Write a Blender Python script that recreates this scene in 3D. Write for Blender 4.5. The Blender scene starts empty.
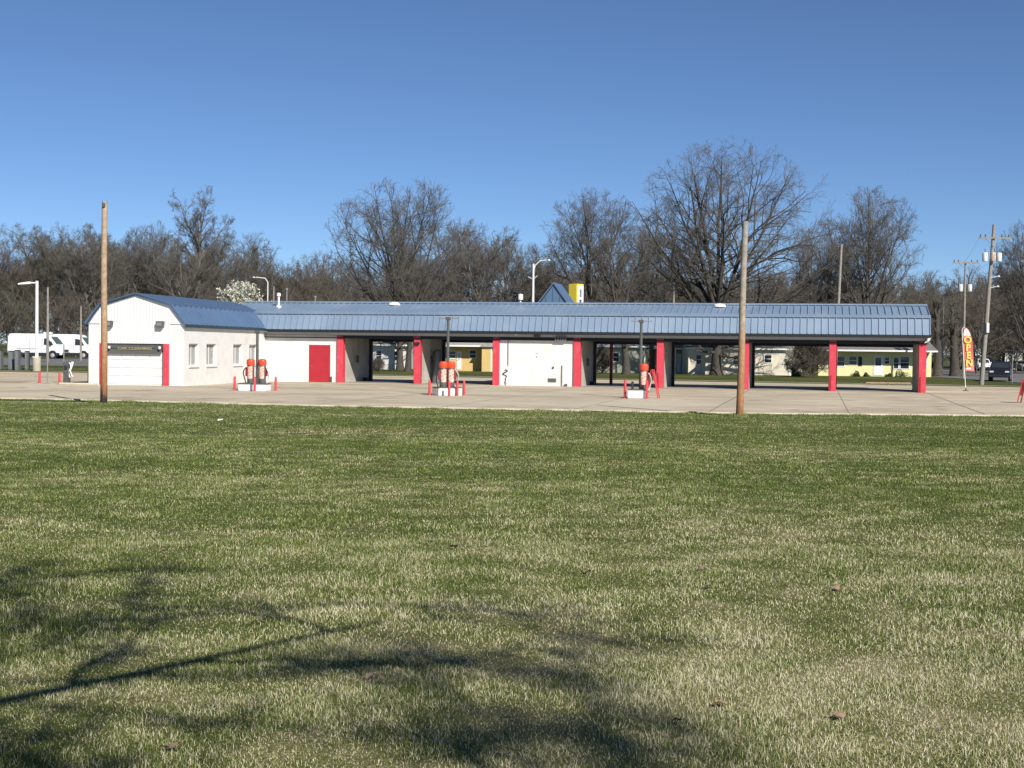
import bpy, bmesh, math, random
import numpy as np
from mathutils import Vector, Matrix
R = math.radians
sc = bpy.context.scene
COL = sc.collection
random.seed(4)
F = 1400.0            # focal length in pixels of a 1024 px wide frame
EYE = 2.41
TH = R(12.3)          # the car wash front runs at this angle to the picture plane

# ------------------------------------------------------------------ terrain
def sstep(t):
    t = np.clip(t, 0, 1); return t * t * (3 - 2 * t)
EX = [-400, -40, -21, -7.3, 8.7, 17.3, 40, 400]
EY = [62, 62, 60, 56.2, 53.9, 54.4, 55.5, 55.5]
def edge_y(x): return np.interp(x, EX, EY)
def G(x, y):
    x = np.asarray(x, float); y = np.asarray(y, float)
    lawn = np.clip(edge_y(x) - y, 0, 70) * 0.0148
    left = 0.8 * sstep((y - 88) / 52.0) * sstep((-x - 17) / 17.0)
    return lawn + left
def g(x, y): return float(G(x, y))
def X(px, Z): return (px - 512) / F * Z

# ------------------------------------------------------------------ materials
def mat(name, col, rough=0.6, var=0.12, scale=4.0, bump=0.0, bscale=40.0, metal=0.0, spec=0.4, col2=None, c2scale=1.0, c2lo=.5, c2hi=.65, wave=None, detail=6, tile_w=None):
    m = bpy.data.materials.new(name); m.use_nodes = True
    nt = m.node_tree; b = nt.nodes['Principled BSDF']
    b.inputs['Roughness'].default_value = rough; b.inputs['Metallic'].default_value = metal
    b.inputs['Specular IOR Level'].default_value = spec
    tc = nt.nodes.new('ShaderNodeTexCoord')
    n = nt.nodes.new('ShaderNodeTexNoise'); n.inputs['Scale'].default_value = scale; n.inputs['Detail'].default_value = detail
    nt.links.new(tc.outputs['Object'], n.inputs['Vector'])
    mr = nt.nodes.new('ShaderNodeMapRange')
    mr.inputs['From Min'].default_value = .3; mr.inputs['From Max'].default_value = .7
    mr.inputs['To Min'].default_value = 1 - var; mr.inputs['To Max'].default_value = 1 + var
    nt.links.new(n.outputs['Fac'], mr.inputs['Value'])
    mx = nt.nodes.new('ShaderNodeMix'); mx.data_type = 'RGBA'; mx.blend_type = 'MULTIPLY'
    mx.inputs[0].default_value = 1
    mx.inputs[6].default_value = (*col, 1)
    nt.links.new(mr.outputs[0], mx.inputs[7])
    out = mx.outputs[2]
    if col2 is not None:
        n2 = nt.nodes.new('ShaderNodeTexNoise'); n2.inputs['Scale'].default_value = c2scale; n2.inputs['Detail'].default_value = 8
        nt.links.new(tc.outputs['Object'], n2.inputs['Vector'])
        r2 = nt.nodes.new('ShaderNodeMapRange'); r2.inputs['From Min'].default_value = c2lo; r2.inputs['From Max'].default_value = c2hi
        nt.links.new(n2.outputs['Fac'], r2.inputs['Value'])
        m2 = nt.nodes.new('ShaderNodeMix'); m2.data_type = 'RGBA'
        nt.links.new(r2.outputs[0], m2.inputs[0]); nt.links.new(out, m2.inputs[6]); m2.inputs[7].default_value = (*col2, 1)
        out = m2.outputs[2]
    nt.links.new(out, b.inputs['Base Color'])
    hsrc = None
    if bump > 0:
        nb = nt.nodes.new('ShaderNodeTexNoise'); nb.inputs['Scale'].default_value = bscale; nb.inputs['Detail'].default_value = 5
        nt.links.new(tc.outputs['Object'], nb.inputs['Vector']); hsrc = nb.outputs['Fac']; st = bump; dist = .02
    if wave is not None:            # (axis, scale, strength): board or rib relief
        ax, ws, st = wave
        w = nt.nodes.new('ShaderNodeTexWave'); w.bands_direction = ax; w.wave_profile = 'SAW' if ax == 'Z' else 'SIN'
        w.inputs['Scale'].default_value = ws; w.inputs['Distortion'].default_value = 0
        nt.links.new(tc.outputs['Object'], w.inputs['Vector']); hsrc = w.outputs['Fac']; dist = .03
    if hsrc is not None:
        bp = nt.nodes.new('ShaderNodeBump'); bp.inputs['Strength'].default_value = st; bp.inputs['Distance'].default_value = dist
        nt.links.new(hsrc, bp.inputs['Height']); nt.links.new(bp.outputs[0], b.inputs['Normal'])
    return m

M = {}
M['bay_wall'] = mat('shaded_stained_bay_wall', (.50, .47, .41), .6, .10, 1.2, bump=.12, bscale=9, col2=(.36, .33, .28), c2scale=.7, c2lo=.45, c2hi=.75)  # interior shade put into the colour: darker tan than the cream wall, plus stains
M['white_block'] = mat('white_painted_block', (.72, .71, .68), .65, .05, 1.5, wave=('Z', 1.57, .22), col2=(.56, .53, .47), c2scale=.9, c2lo=.52, c2hi=.9)
M['white_metal'] = mat('white_ribbed_siding', (.70, .70, .69), .45, .03, 1, wave=('X', 1.6, .5))
M['door_white'] = mat('white_garage_door', (.72, .71, .69), .5, .04, 2)
M['red'] = mat('red_paint', (.60, .052, .08), .5, .07, 1.2, bump=.1, bscale=8, col2=(.52, .15, .15), c2scale=3.5, c2lo=.56, c2hi=.82)
M['door_red'] = mat('dark_red_door_paint', (.40, .022, .035), .5, .06, 2)
M['roof'] = mat('blue_metal_roofing', (.183, .248, .338), .42, .07, .35, spec=.5, col2=(.213, .278, .362), c2scale=.4)
M['roof_dark'] = mat('deep_blue_metal_roofing', (.075, .120, .205), .42, .05, .6, spec=.45)
M['trim_green'] = mat('dark_teal_trim', (.018, .05, .065), .5, .05)
M['roof_ribbed'] = mat('blue_ribbed_roofing', (.095, .155, .262), .42, .06, .5, spec=.4)
M['gable_blue'] = mat('blue_gable_panel', (.085, .15, .235), .45, .05, 2)
M['beam'] = mat('grey_fascia_paint', (.48, .49, .51), .6, .06, .7)
M['dark'] = mat('dark_painted_steel', (.016, .018, .022), .5, .1)
M['ceiling'] = mat('grey_soffit', (.10, .10, .10), .7, .1)
M['concrete'] = mat('lot_concrete', (.505, .428, .305), .85, .13, .9, bump=.2, bscale=6, col2=(.37, .31, .22), c2scale=.22, c2lo=.42, c2hi=.70)
def stain(m, col, sc_, lo, hi, amt, sx=1.0):      # irregular spills and patched areas of the slab itself
    nt = m.node_tree; b = nt.nodes['Principled BSDF']; src = b.inputs['Base Color'].links[0].from_socket
    tc = nt.nodes.new('ShaderNodeTexCoord'); mp = nt.nodes.new('ShaderNodeMapping'); mp.inputs['Scale'].default_value = (sx, 1, 1); mp.inputs['Location'].default_value = (sc_*7, 3, 0)
    n = nt.nodes.new('ShaderNodeTexNoise'); n.inputs['Scale'].default_value = sc_; n.inputs['Detail'].default_value = 7
    nt.links.new(tc.outputs['Object'], mp.inputs['Vector']); nt.links.new(mp.outputs[0], n.inputs['Vector'])
    r = nt.nodes.new('ShaderNodeMapRange'); r.inputs['From Min'].default_value = lo; r.inputs['From Max'].default_value = hi; r.inputs['To Max'].default_value = amt
    nt.links.new(n.outputs['Fac'], r.inputs['Value'])
    mx = nt.nodes.new('ShaderNodeMix'); mx.data_type = 'RGBA'; nt.links.new(r.outputs[0], mx.inputs[0]); nt.links.new(src, mx.inputs[6]); mx.inputs[7].default_value = (*col, 1)
    nt.links.new(mx.outputs[2], b.inputs['Base Color'])
stain(M['concrete'], (.16, .135, .10), .55, .60, .68, .6)
stain(M['concrete'], (.56, .50, .38), .12, .52, .62, .55, .5)
stain(M['red'], (.30, .20, .17), 2.2, .64, .70, .6)
M['kerb'] = mat('pale_concrete_edging', (.52, .46, .35), .85, .12, 2, bump=.2, bscale=10)
M['joint'] = mat('tar_joint', (.21, .18, .135), .9, .2, 1)
M['asphalt'] = mat('worn_asphalt', (.15, .145, .14), .9, .12, .8, bump=.2, bscale=10)
M['bay_floor'] = mat('dark_bay_concrete', (.25, .23, .20), .7, .2, .8)  # darker grey than the lot slab, mottled by noise
M['wood_pole'] = mat('weathered_pole_wood', (.33, .235, .15), .8, .25, 6, bump=.4, bscale=25)
M['wood_pole_grey'] = mat('grey_pole_wood', (.26, .235, .20), .85, .2, 6, bump=.4, bscale=25)
M['steel'] = mat('galvanised_steel', (.24, .25, .25), .5, .1, 5, metal=.3)
M['grey_dark'] = mat('dark_grey_paint', (.085, .09, .085), .5, .12, 4)
M['cab_grey'] = mat('grey_cabinet_paint', (.15, .16, .165), .5, .1, 3)
M['white_pole'] = mat('white_enamel', (.78, .78, .76), .4, .04, 3)
M['orange'] = mat('orange_dome_plastic', (.70, .075, .028), .4, .06, 4)
M['vac_steel'] = mat('grey_vacuum_cabinet', (.16, .16, .155), .4, .1, 5, metal=.4)
M['vac_label'] = mat('printed_vacuum_label', (.72, .55, .48), .5, .05, 3, col2=(.75, .18, .07), c2scale=9, c2lo=.5, c2hi=.56)
M['maroon'] = mat('maroon_box_paint', (.22, .02, .03), .5, .1, 4)
M['hose'] = mat('black_rubber_hose', (.03, .03, .03), .6, .1)
M['hose_pale'] = mat('pale_ribbed_hose', (.55, .50, .46), .6, .1)
M['bollard'] = mat('faded_red_bollard', (.55, .05, .06), .6, .15, 7)
M['glass'] = mat('window_glass', (.03, .035, .04), .08, .1, 2, spec=.6)
M['curtain'] = mat('pale_curtain', (.34, .34, .33), .8, .15, 6)
M['tyre'] = mat('tyre_rubber', (.02, .02, .02), .8, .1)
M['rim'] = mat('silver_wheel', (.6, .6, .6), .35, .05, metal=.5)
M['van_white'] = mat('white_car_paint', (.78, .79, .80), .25, .02, 1, spec=.5)
M['black_plastic'] = mat('black_plastic', (.025, .025, .028), .5, .1)
M['car_black'] = mat('black_car_paint', (.012, .013, .017), .18, .05, 1, spec=.6)
M['headlight'] = mat('headlight_lens', (.55, .57, .6), .15, .05)
M['bark'] = mat('grey_bark', (.105, .09, .075), .9, .35, 3, bump=.6, bscale=12)
M['bark_dark'] = mat('dark_oak_bark', (.060, .052, .044), .9, .35, 3, bump=.6, bscale=12)
M['bark_pale'] = mat('pale_grey_bark', (.20, .18, .155), .9, .3, 2, bump=.5, bscale=12)
M['twig'] = mat('grey_brown_twigs', (.120, .108, .093), .9, .25, .4)
M['twig_red'] = mat('reddish_brown_twigs', (.120, .097, .078), .9, .25, .4)
M['twig_olive'] = mat('olive_brown_twigs', (.108, .102, .072), .9, .25, .4)
M['blossom'] = mat('white_blossom', (.66, .66, .54), .7, .1, 3)
M['leaf_green'] = mat('dark_green_leaf', (.05, .075, .025), .7, .3, 3)
M['leaf_dry'] = mat('dry_leaf', (.30, .20, .14), .8, .3, 20)
M['paper'] = mat('white_paper', (.8, .8, .78), .8, .03)
M['yellow_siding'] = mat('pale_yellow_siding', (.72, .67, .36), .7, .05, 1, wave=('Z', 2.4, .5))
M['ochre_siding'] = mat('ochre_yellow_siding', (.60, .43, .17), .7, .06, 1, wave=('Z', 2.4, .5))
M['white_siding'] = mat('white_house_siding', (.62, .61, .57), .7, .05, 1, wave=('Z', 2.4, .5))
M['cream_siding'] = mat('cream_house_siding', (.66, .60, .48), .7, .05, 1, wave=('Z', 2.4, .5))
M['sage_siding'] = mat('grey_green_siding', (.33, .34, .28), .7, .05, 1, wave=('Z', 2.4, .5))
M['shingle'] = mat('grey_asphalt_shingles', (.17, .16, .15), .9, .2, 3, bump=.3, bscale=15)
M['shingle_pale'] = mat('pale_grey_shingles', (.30, .29, .28), .9, .15, 3, bump=.3, bscale=15)
M['house_trim'] = mat('white_house_trim', (.75, .75, .73), .5, .03)
M['yellow_sign'] = mat('yellow_sign_plastic', (.70, .56, .05), .4, .04)
M['flag_red'] = mat('red_flag_cloth', (.60, .16, .14), .7, .06, 3)
M['flag_white'] = mat('white_flag_cloth', (.8, .74, .68), .7, .06, 3)
M['letter_yellow'] = mat('yellow_lettering', (.82, .58, .10), .6, .03)
M['letter_gold'] = mat('gold_lettering', (.30, .25, .13), .5, .05)
M['purple'] = mat('purple_print', (.12, .05, .10), .6, .1)
M['wire'] = mat('black_wire', (.04, .04, .04), .7, .05)
M['drum'] = mat('pale_grey_transformer', (.62, .63, .62), .5, .08)

def mat_grass(name, ground=False):
    m = bpy.data.materials.new(name); m.use_nodes = True
    nt = m.node_tree; b = nt.nodes['Principled BSDF']; b.inputs['Roughness'].default_value = .75
    b.inputs['Specular IOR Level'].default_value = .12
    tc = nt.nodes.new('ShaderNodeTexCoord')
    def noise(scale, detail, sx=1, sy=1):
        mp = nt.nodes.new('ShaderNodeMapping'); mp.inputs['Scale'].default_value = (sx, sy, 0)
        nt.links.new(tc.outputs['Object'], mp.inputs['Vector'])
        n = nt.nodes.new('ShaderNodeTexNoise'); n.inputs['Scale'].default_value = scale; n.inputs['Detail'].default_value = detail
        nt.links.new(mp.outputs[0], n.inputs['Vector']); return n.outputs['Fac']
    def math_(op, a, bb):
        n = nt.nodes.new('ShaderNodeMath'); n.operation = op
        for i, v in enumerate((a, bb)):
            if isinstance(v, (int, float)): n.inputs[i].default_value = v
            else: nt.links.new(v, n.inputs[i])
        return n.outputs[0]
    big = noise(.16, 4, .8, 1.25); mid = noise(1.7, 6); 
    # how dormant (straw coloured) the turf is here: broad drifts + clumps + distance bands of the lawn itself
    f = math_('ADD', math_('MULTIPLY', big, .85), math_('MULTIPLY', mid, .95))
    sep = nt.nodes.new('ShaderNodeSeparateXYZ'); nt.links.new(tc.outputs['Object'], sep.inputs[0])
    drift = nt.nodes.new('ShaderNodeMapRange')      # turf nearest the road side is drier, and drier to the right
    drift.inputs['From Min'].default_value = 19; drift.inputs['From Max'].default_value = 5
    drift.inputs['To Min'].default_value = 0; drift.inputs['To Max'].default_value = .22
    nt.links.new(sep.outputs['Y'], drift.inputs['Value'])
    dx = nt.nodes.new('ShaderNodeMapRange')
    dx.inputs['From Min'].default_value = -3; dx.inputs['From Max'].default_value = 3
    dx.inputs['To Min'].default_value = .35; dx.inputs['To Max'].default_value = 1.3
    nt.links.new(sep.outputs['X'], dx.inputs['Value'])
    f = math_('ADD', f, math_('MULTIPLY', drift.outputs[0], dx.outputs[0]))
    if ground:
        fine = noise(60, 3)
        rv = fine
    else:
        at = nt.nodes.new('ShaderNodeAttribute'); at.attribute_name = 'rnd'
        rv = at.outputs['Fac']
    f = math_('ADD', f, math_('MULTIPLY', math_('SUBTRACT', rv, .5), 1.15 if not ground else .9))
    ramp = nt.nodes.new('ShaderNodeValToRGB'); el = ramp.color_ramp.elements
    el[0].position = .55; el[0].color = (.050, .082, .014, 1)
    el[1].position = 1.0; el[1].color = (.115, .145, .035, 1)
    e = el.new(1.0); e.position = .90; e.color = (.105, .142, .034, 1)
    el[-1].position = 1.0
    ramp.color_ramp.elements[1].position = .86
    # two-stage: ramp 0..1 mapped from f .4..1.5
    mr = nt.nodes.new('ShaderNodeMapRange'); mr.inputs['From Min'].default_value = .35; mr.inputs['From Max'].default_value = 1.65
    nt.links.new(f, mr.inputs['Value'])
    cr = ramp.color_ramp
    while len(cr.elements) > 2: cr.elements.remove(cr.elements[-1])
    cr.elements[0].position = .12; cr.elements[0].color = (.078, .116, .022, 1)
    cr.elements[1].position = .46; cr.elements[1].color = (.158, .205, .050, 1)
    for p, c in ((.56, (.275, .280, .115, 1)), (.66, (.44, .40, .225, 1)), (.85, (.62, .575, .41, 1))):
        e = cr.elements.new(p); e.color = c
    nt.links.new(mr.outputs[0], ramp.inputs[0])
    out = ramp.outputs[0]
    if ground:
        mx = nt.nodes.new('ShaderNodeMix'); mx.data_type = 'RGBA'; mx.blend_type = 'MULTIPLY'; mx.inputs[0].default_value = 1
        nt.links.new(out, mx.inputs[6]); mx.inputs[7].default_value = (.46, .43, .38, 1); out = mx.outputs[2]
        bp = nt.nodes.new('ShaderNodeBump'); bp.inputs['Strength'].default_value = .6; bp.inputs['Distance'].default_value = .05
        nt.links.new(noise(25, 6), bp.inputs['Height']); nt.links.new(bp.outputs[0], b.inputs['Normal'])
    nt.links.new(out, b.inputs['Base Color'])
    return m
M['grass_ground'] = mat_grass('lawn_turf', True)
M['grass_blade'] = mat_grass('grass_blade')

# ------------------------------------------------------------------ mesh helpers
class MB:
    def __init__(s): s.v = []; s.f = []
    def add(s, vs, fs):
        o = len(s.v); s.v += [tuple(v) for v in vs]; s.f += [[i + o for i in f] for f in fs]; return s
    def box(s, x0, x1, y0, y1, z0, z1):
        return s.add([(x0,y0,z0),(x1,y0,z0),(x1,y1,z0),(x0,y1,z0),(x0,y0,z1),(x1,y0,z1),(x1,y1,z1),(x0,y1,z1)],
                     [(0,3,2,1),(4,5,6,7),(0,1,5,4),(1,2,6,5),(2,3,7,6),(3,0,4,7)])
    def rbox(s, x0, x1, y0, y1, z0, z1, b=.02):
        bm = bmesh.new(); bmesh.ops.create_cube(bm, size=1)
        for v in bm.verts: v.co = Vector(((x0+x1)/2 + v.co.x*(x1-x0), (y0+y1)/2 + v.co.y*(y1-y0), (z0+z1)/2 + v.co.z*(z1-z0)))
        bmesh.ops.bevel(bm, geom=list(bm.edges), offset=b, segments=2, affect='EDGES')
        bm.verts.index_update()
        s.add([v.co for v in bm.verts], [[v.index for v in f.verts] for f in bm.faces]); bm.free(); return s
    def tube(s, pts, rads, n=10, caps=True):
        pts = [Vector(p) for p in pts]
        if not hasattr(rads, '__len__'): rads = [rads] * len(pts)
        vs = []; fs = []
        for i, p in enumerate(pts):
            t = (pts[min(i+1, len(pts)-1)] - pts[max(i-1, 0)]).normalized()
            a = t.orthogonal().normalized() if i == 0 else (pa - t * pa.dot(t)).normalized()
            pa = a; b = t.cross(a)
            for k in range(n):
                w = 2*math.pi*k/n; vs.append(p + (a*math.cos(w) + b*math.sin(w)) * rads[i])
        for i in range(len(pts)-1):
            for k in range(n):
                fs.append((i*n+k, i*n+(k+1)%n, (i+1)*n+(k+1)%n, (i+1)*n+k))
        if caps:
            fs.append(tuple(range(n-1, -1, -1))); fs.append(tuple((len(pts)-1)*n + k for k in range(n)))
        return s.add(vs, fs)
    def lathe(s, prof, n=16, c=(0, 0, 0), a0=0):      # prof: list of (r, z)
        vs = []; fs = []
        for r, z in prof:
            for k in range(n):
                w = 2*math.pi*k/n + a0; vs.append((c[0]+r*math.cos(w), c[1]+r*math.sin(w), c[2]+z))
        for i in range(len(prof)-1):
            for k in range(n): fs.append((i*n+k, i*n+(k+1)%n, (i+1)*n+(k+1)%n, (i+1)*n+k))
        fs.append(tuple(range(n-1, -1, -1))); fs.append(tuple((len(prof)-1)*n + k for k in range(n)))
        return s.add(vs, fs)
    def prism(s, poly, y0, y1):       # poly in x,z extruded along y
        n = len(poly)
        vs = [(x, y0, z) for x, z in poly] + [(x, y1, z) for x, z in poly]
        fs = [tuple(range(n)), tuple(range(2*n-1, n-1, -1))] + [(i, i+n, (i+1) % n + n, (i+1) % n) for i in range(n)]
        return s.add(vs, fs)
    def prismx(s, poly, x0, x1):      # poly in y,z extruded along x
        n = len(poly)
        vs = [(x0, y, z) for y, z in poly] + [(x1, y, z) for y, z in poly]
        fs = [tuple(range(n)), tuple(range(2*n-1, n-1, -1))] + [(i, i+n, (i+1) % n + n, (i+1) % n) for i in range(n)]
        return s.add(vs, fs)
    def build(s, name, m, parent=None, smooth=False):
        me = bpy.data.meshes.new(name); me.from_pydata(s.v, [], s.f); me.update()
        bm = bmesh.new(); bm.from_mesh(me); bmesh.ops.recalc_face_normals(bm, faces=bm.faces); bm.to_mesh(me); bm.free()
        me.materials.append(m)
        if smooth:
            me.polygons.foreach_set('use_smooth', [True]*len(me.polygons))
            try: me.set_sharp_from_angle(angle=R(40))
            except Exception: pass
        o = bpy.data.objects.new(name, me); COL.objects.link(o)
        if parent: o.parent = parent
        return o
def tag(o, label=None, cat=None, group=None, kind=None):
    if label: o['label'] = label
    if cat: o['category'] = cat
    if group: o['group'] = group
    if kind: o['kind'] = kind
    return o
def thing(name, label, cat, loc, rz=0, group=None):
    o = bpy.data.objects.new(name, None); COL.objects.link(o); o.empty_display_size = .3
    o.location = loc; o.rotation_euler = (0, 0, rz)
    return tag(o, label, cat, group)
def copy_tree(o, parent=None, label=None):
    c = o.copy(); COL.objects.link(c); c.parent = parent
    if label: c['label'] = label
    for ch in list(o.children): copy_tree(ch, c)
    return c
def npmesh(name, V, Q, m, parent=None, smooth=True, link=True):
    me = bpy.data.meshes.new(name); k = Q.shape[1]
    me.vertices.add(len(V)); me.vertices.foreach_set('co', np.ascontiguousarray(V, dtype=np.float32).ravel())
    me.loops.add(Q.size); me.loops.foreach_set('vertex_index', np.ascontiguousarray(Q, dtype=np.int32).ravel())
    me.polygons.add(len(Q)); me.polygons.foreach_set('loop_start', np.arange(0, Q.size, k, dtype=np.int32))
    if smooth: me.polygons.foreach_set('use_smooth', np.ones(len(Q), dtype=bool))
    me.update(calc_edges=True); me.materials.append(m)
    o = bpy.data.objects.new(name, me)
    if link: COL.objects.link(o)
    if parent: o.parent = parent
    return o
def text_part(name, s, size, m, parent, loc, rot, depth=.01, sx=1.0):
    cu = bpy.data.curves.new(name, 'FONT'); cu.body = s; cu.size = size; cu.extrude = depth
    cu.align_x = 'CENTER'; cu.align_y = 'CENTER'; cu.offset = size*.035
    t = bpy.data.objects.new(name + '_tmp', cu); COL.objects.link(t)
    dg = bpy.context.evaluated_depsgraph_get(); dg.update()
    me = bpy.data.meshes.new_from_object(t.evaluated_get(dg)); me.name = name
    bpy.data.objects.remove(t)
    me.materials.clear(); me.materials.append(m)
    o = bpy.data.objects.new(name, me); COL.objects.link(o); o.parent = parent
    o.location = loc; o.rotation_euler = rot; o.scale = (sx, 1, 1)
    return o

# ------------------------------------------------------------------ ground, lot, streets
def coords(lo, hi, a, b, step, grow=1.35):
    c = list(np.arange(a, b + .01, step)); s = step; v = a
    while v > lo: s *= grow; v -= s; c.insert(0, v)
    s = step; v = b
    while v < hi: s *= grow; v += s; c.append(v)
    return np.array(c)
gx = coords(-900, 900, -60, 70, 1.0); gy = coords(-80, 1800, -8, 165, 1.0)
XX, YY = np.meshgrid(gx, gy)
V = np.stack([XX, YY, G(XX, YY)], -1).reshape(-1, 3)
nx, ny = len(gx), len(gy)
i = np.arange(ny-1)[:, None]*nx + np.arange(nx-1)[None]
Q = np.stack([i, i+1, i+nx+1, i+nx], -1).reshape(-1, 4)
tag(npmesh('lawn_ground', V, Q, M['grass_ground']), kind='structure')

def patch(name, xs, ylo, yhi, off, m, ny=60):
    xs = np.asarray(xs, float); lo = np.array([ylo(x) for x in xs]); hi = np.array([yhi(x) for x in xs])
    t = np.linspace(0, 1, ny)[:, None]
    Y = lo[None]*(1-t) + hi[None]*t; Xg = np.repeat(xs[None], ny, 0)
    V = np.stack([Xg, Y, G(Xg, Y) + off], -1).reshape(-1, 3); n = len(xs)
    i = np.arange(ny-1)[:, None]*n + np.arange(n-1)[None]
    Q = np.stack([i, i+1, i+n+1, i+n], -1).reshape(-1, 4)
    return tag(npmesh(name, V, Q, m), kind='structure')
rear = lambda x: 114.5 - .3*x if x > -14 else 105.5
patch('concrete_lot', np.concatenate([np.arange(-70, -14, 1.0), np.arange(-14, 47, 1.0)]), lambda x: float(edge_y(x)) + .3, rear, .03, M['concrete'])
def kerb(name, xs, yf, prof):
    V = []; m = len(prof)
    for x in xs:
        for dy, dz in prof: y = yf(x) + dy; V.append((x, y, g(x, y) + dz))
    Q = [(i*m+j, (i+1)*m+j, (i+1)*m+j+1, i*m+j+1) for i in range(len(xs)-1) for j in range(m-1)]
    tag(npmesh(name, np.array(V), np.array(Q), M['kerb'], None, False), kind='structure')
kerb('kerb', np.arange(-70, 47.1, .5), lambda x: float(edge_y(x)), [(0, -.06), (.015, .055), (.06, .07), (.26, .07), (.29, .02)])
patch('kerb_strip', np.arange(-70, -26, 1.0), lambda x: 105.4, lambda x: 105.8, .10, M['kerb'], 3)
M['brown_strip'] = mat('mottled_brown', (.27, .19, .12), .95, .3, 1.5, col2=(.36, .29, .19), c2scale=.8)
patch('brown_ground_strip', np.arange(-52, -29.4, .7), lambda x: 84.6 + .4*math.sin(x*1.3), lambda x: 87.2 + .5*math.sin(x*.9+1), .034, M['brown_strip'], 4)  # mottled brown strip with wavy edges across the left of the lot
patch('side_street', np.arange(-120, -20, 1.0), lambda x: 118.5, lambda x: 139, .03, M['asphalt'])
patch('parking_area', np.arange(-120, -20, 1.0), lambda x: 139.0, lambda x: 156, .034, M['asphalt'])
patch('cross_street', np.arange(44, 140, 1.0), lambda x: 121, lambda x: 140, .03, M['asphalt'], 20)
patch('cross_street', np.arange(44, 75, 1.0), lambda x: 140, lambda x: 240, .032, M['asphalt'], 40)
patch('sidewalk', np.arange(-14, 46, 1.0), lambda x: rear(x) + 3.2, lambda x: rear(x) + 4.3, .03, M['kerb'], 3)
D = Vector((math.cos(TH), -math.sin(TH), 0)); N = Vector((math.sin(TH), math.cos(TH), 0))
O = Vector((X(343.4, 93.9), 93.9, 0))
def strip(x0, y0, x1, y1, w, off, m):
    n = 30; a = Vector((x0, y0)); b = Vector((x1, y1)); d = (b-a).normalized(); q = Vector((-d.y, d.x))*w/2
    V = []; 
    for k in range(n+1):
        p = a.lerp(b, k/n)
        for s in (-1, 1): c = p + q*s; V.append((c.x, c.y, g(c.x, c.y)+off))
    Q = np.array([(2*k, 2*k+1, 2*k+3, 2*k+2) for k in range(n)])
    return tag(npmesh('pavement_joint', np.array(V), Q, m), kind='structure')
def WP(t, u): return O + D*t + N*u
for t, w in ((26.9, .09), (37.6, .10), (10.9, .05), (0.2, .05), (16.2, .05), (21.6, .05), (32.3, .05), (5.4, .05)):
    a = WP(t, -.6); b = WP(t, -1)
    # joints run from each column out to the lot edge
    p = WP(t, -.6); k = 0
    while p.y - (k) * .977 > float(edge_y(p.x - k*.213)) + .6: k += .5
    q = WP(t, -.6 - k)
    strip(p.x, p.y, q.x, q.y, w*.62, .036, M['joint'])
a = WP(-8, -15.5); b = WP(42, -15.5); strip(a.x, a.y, b.x, b.y, .06, .037, M['joint'])

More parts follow.
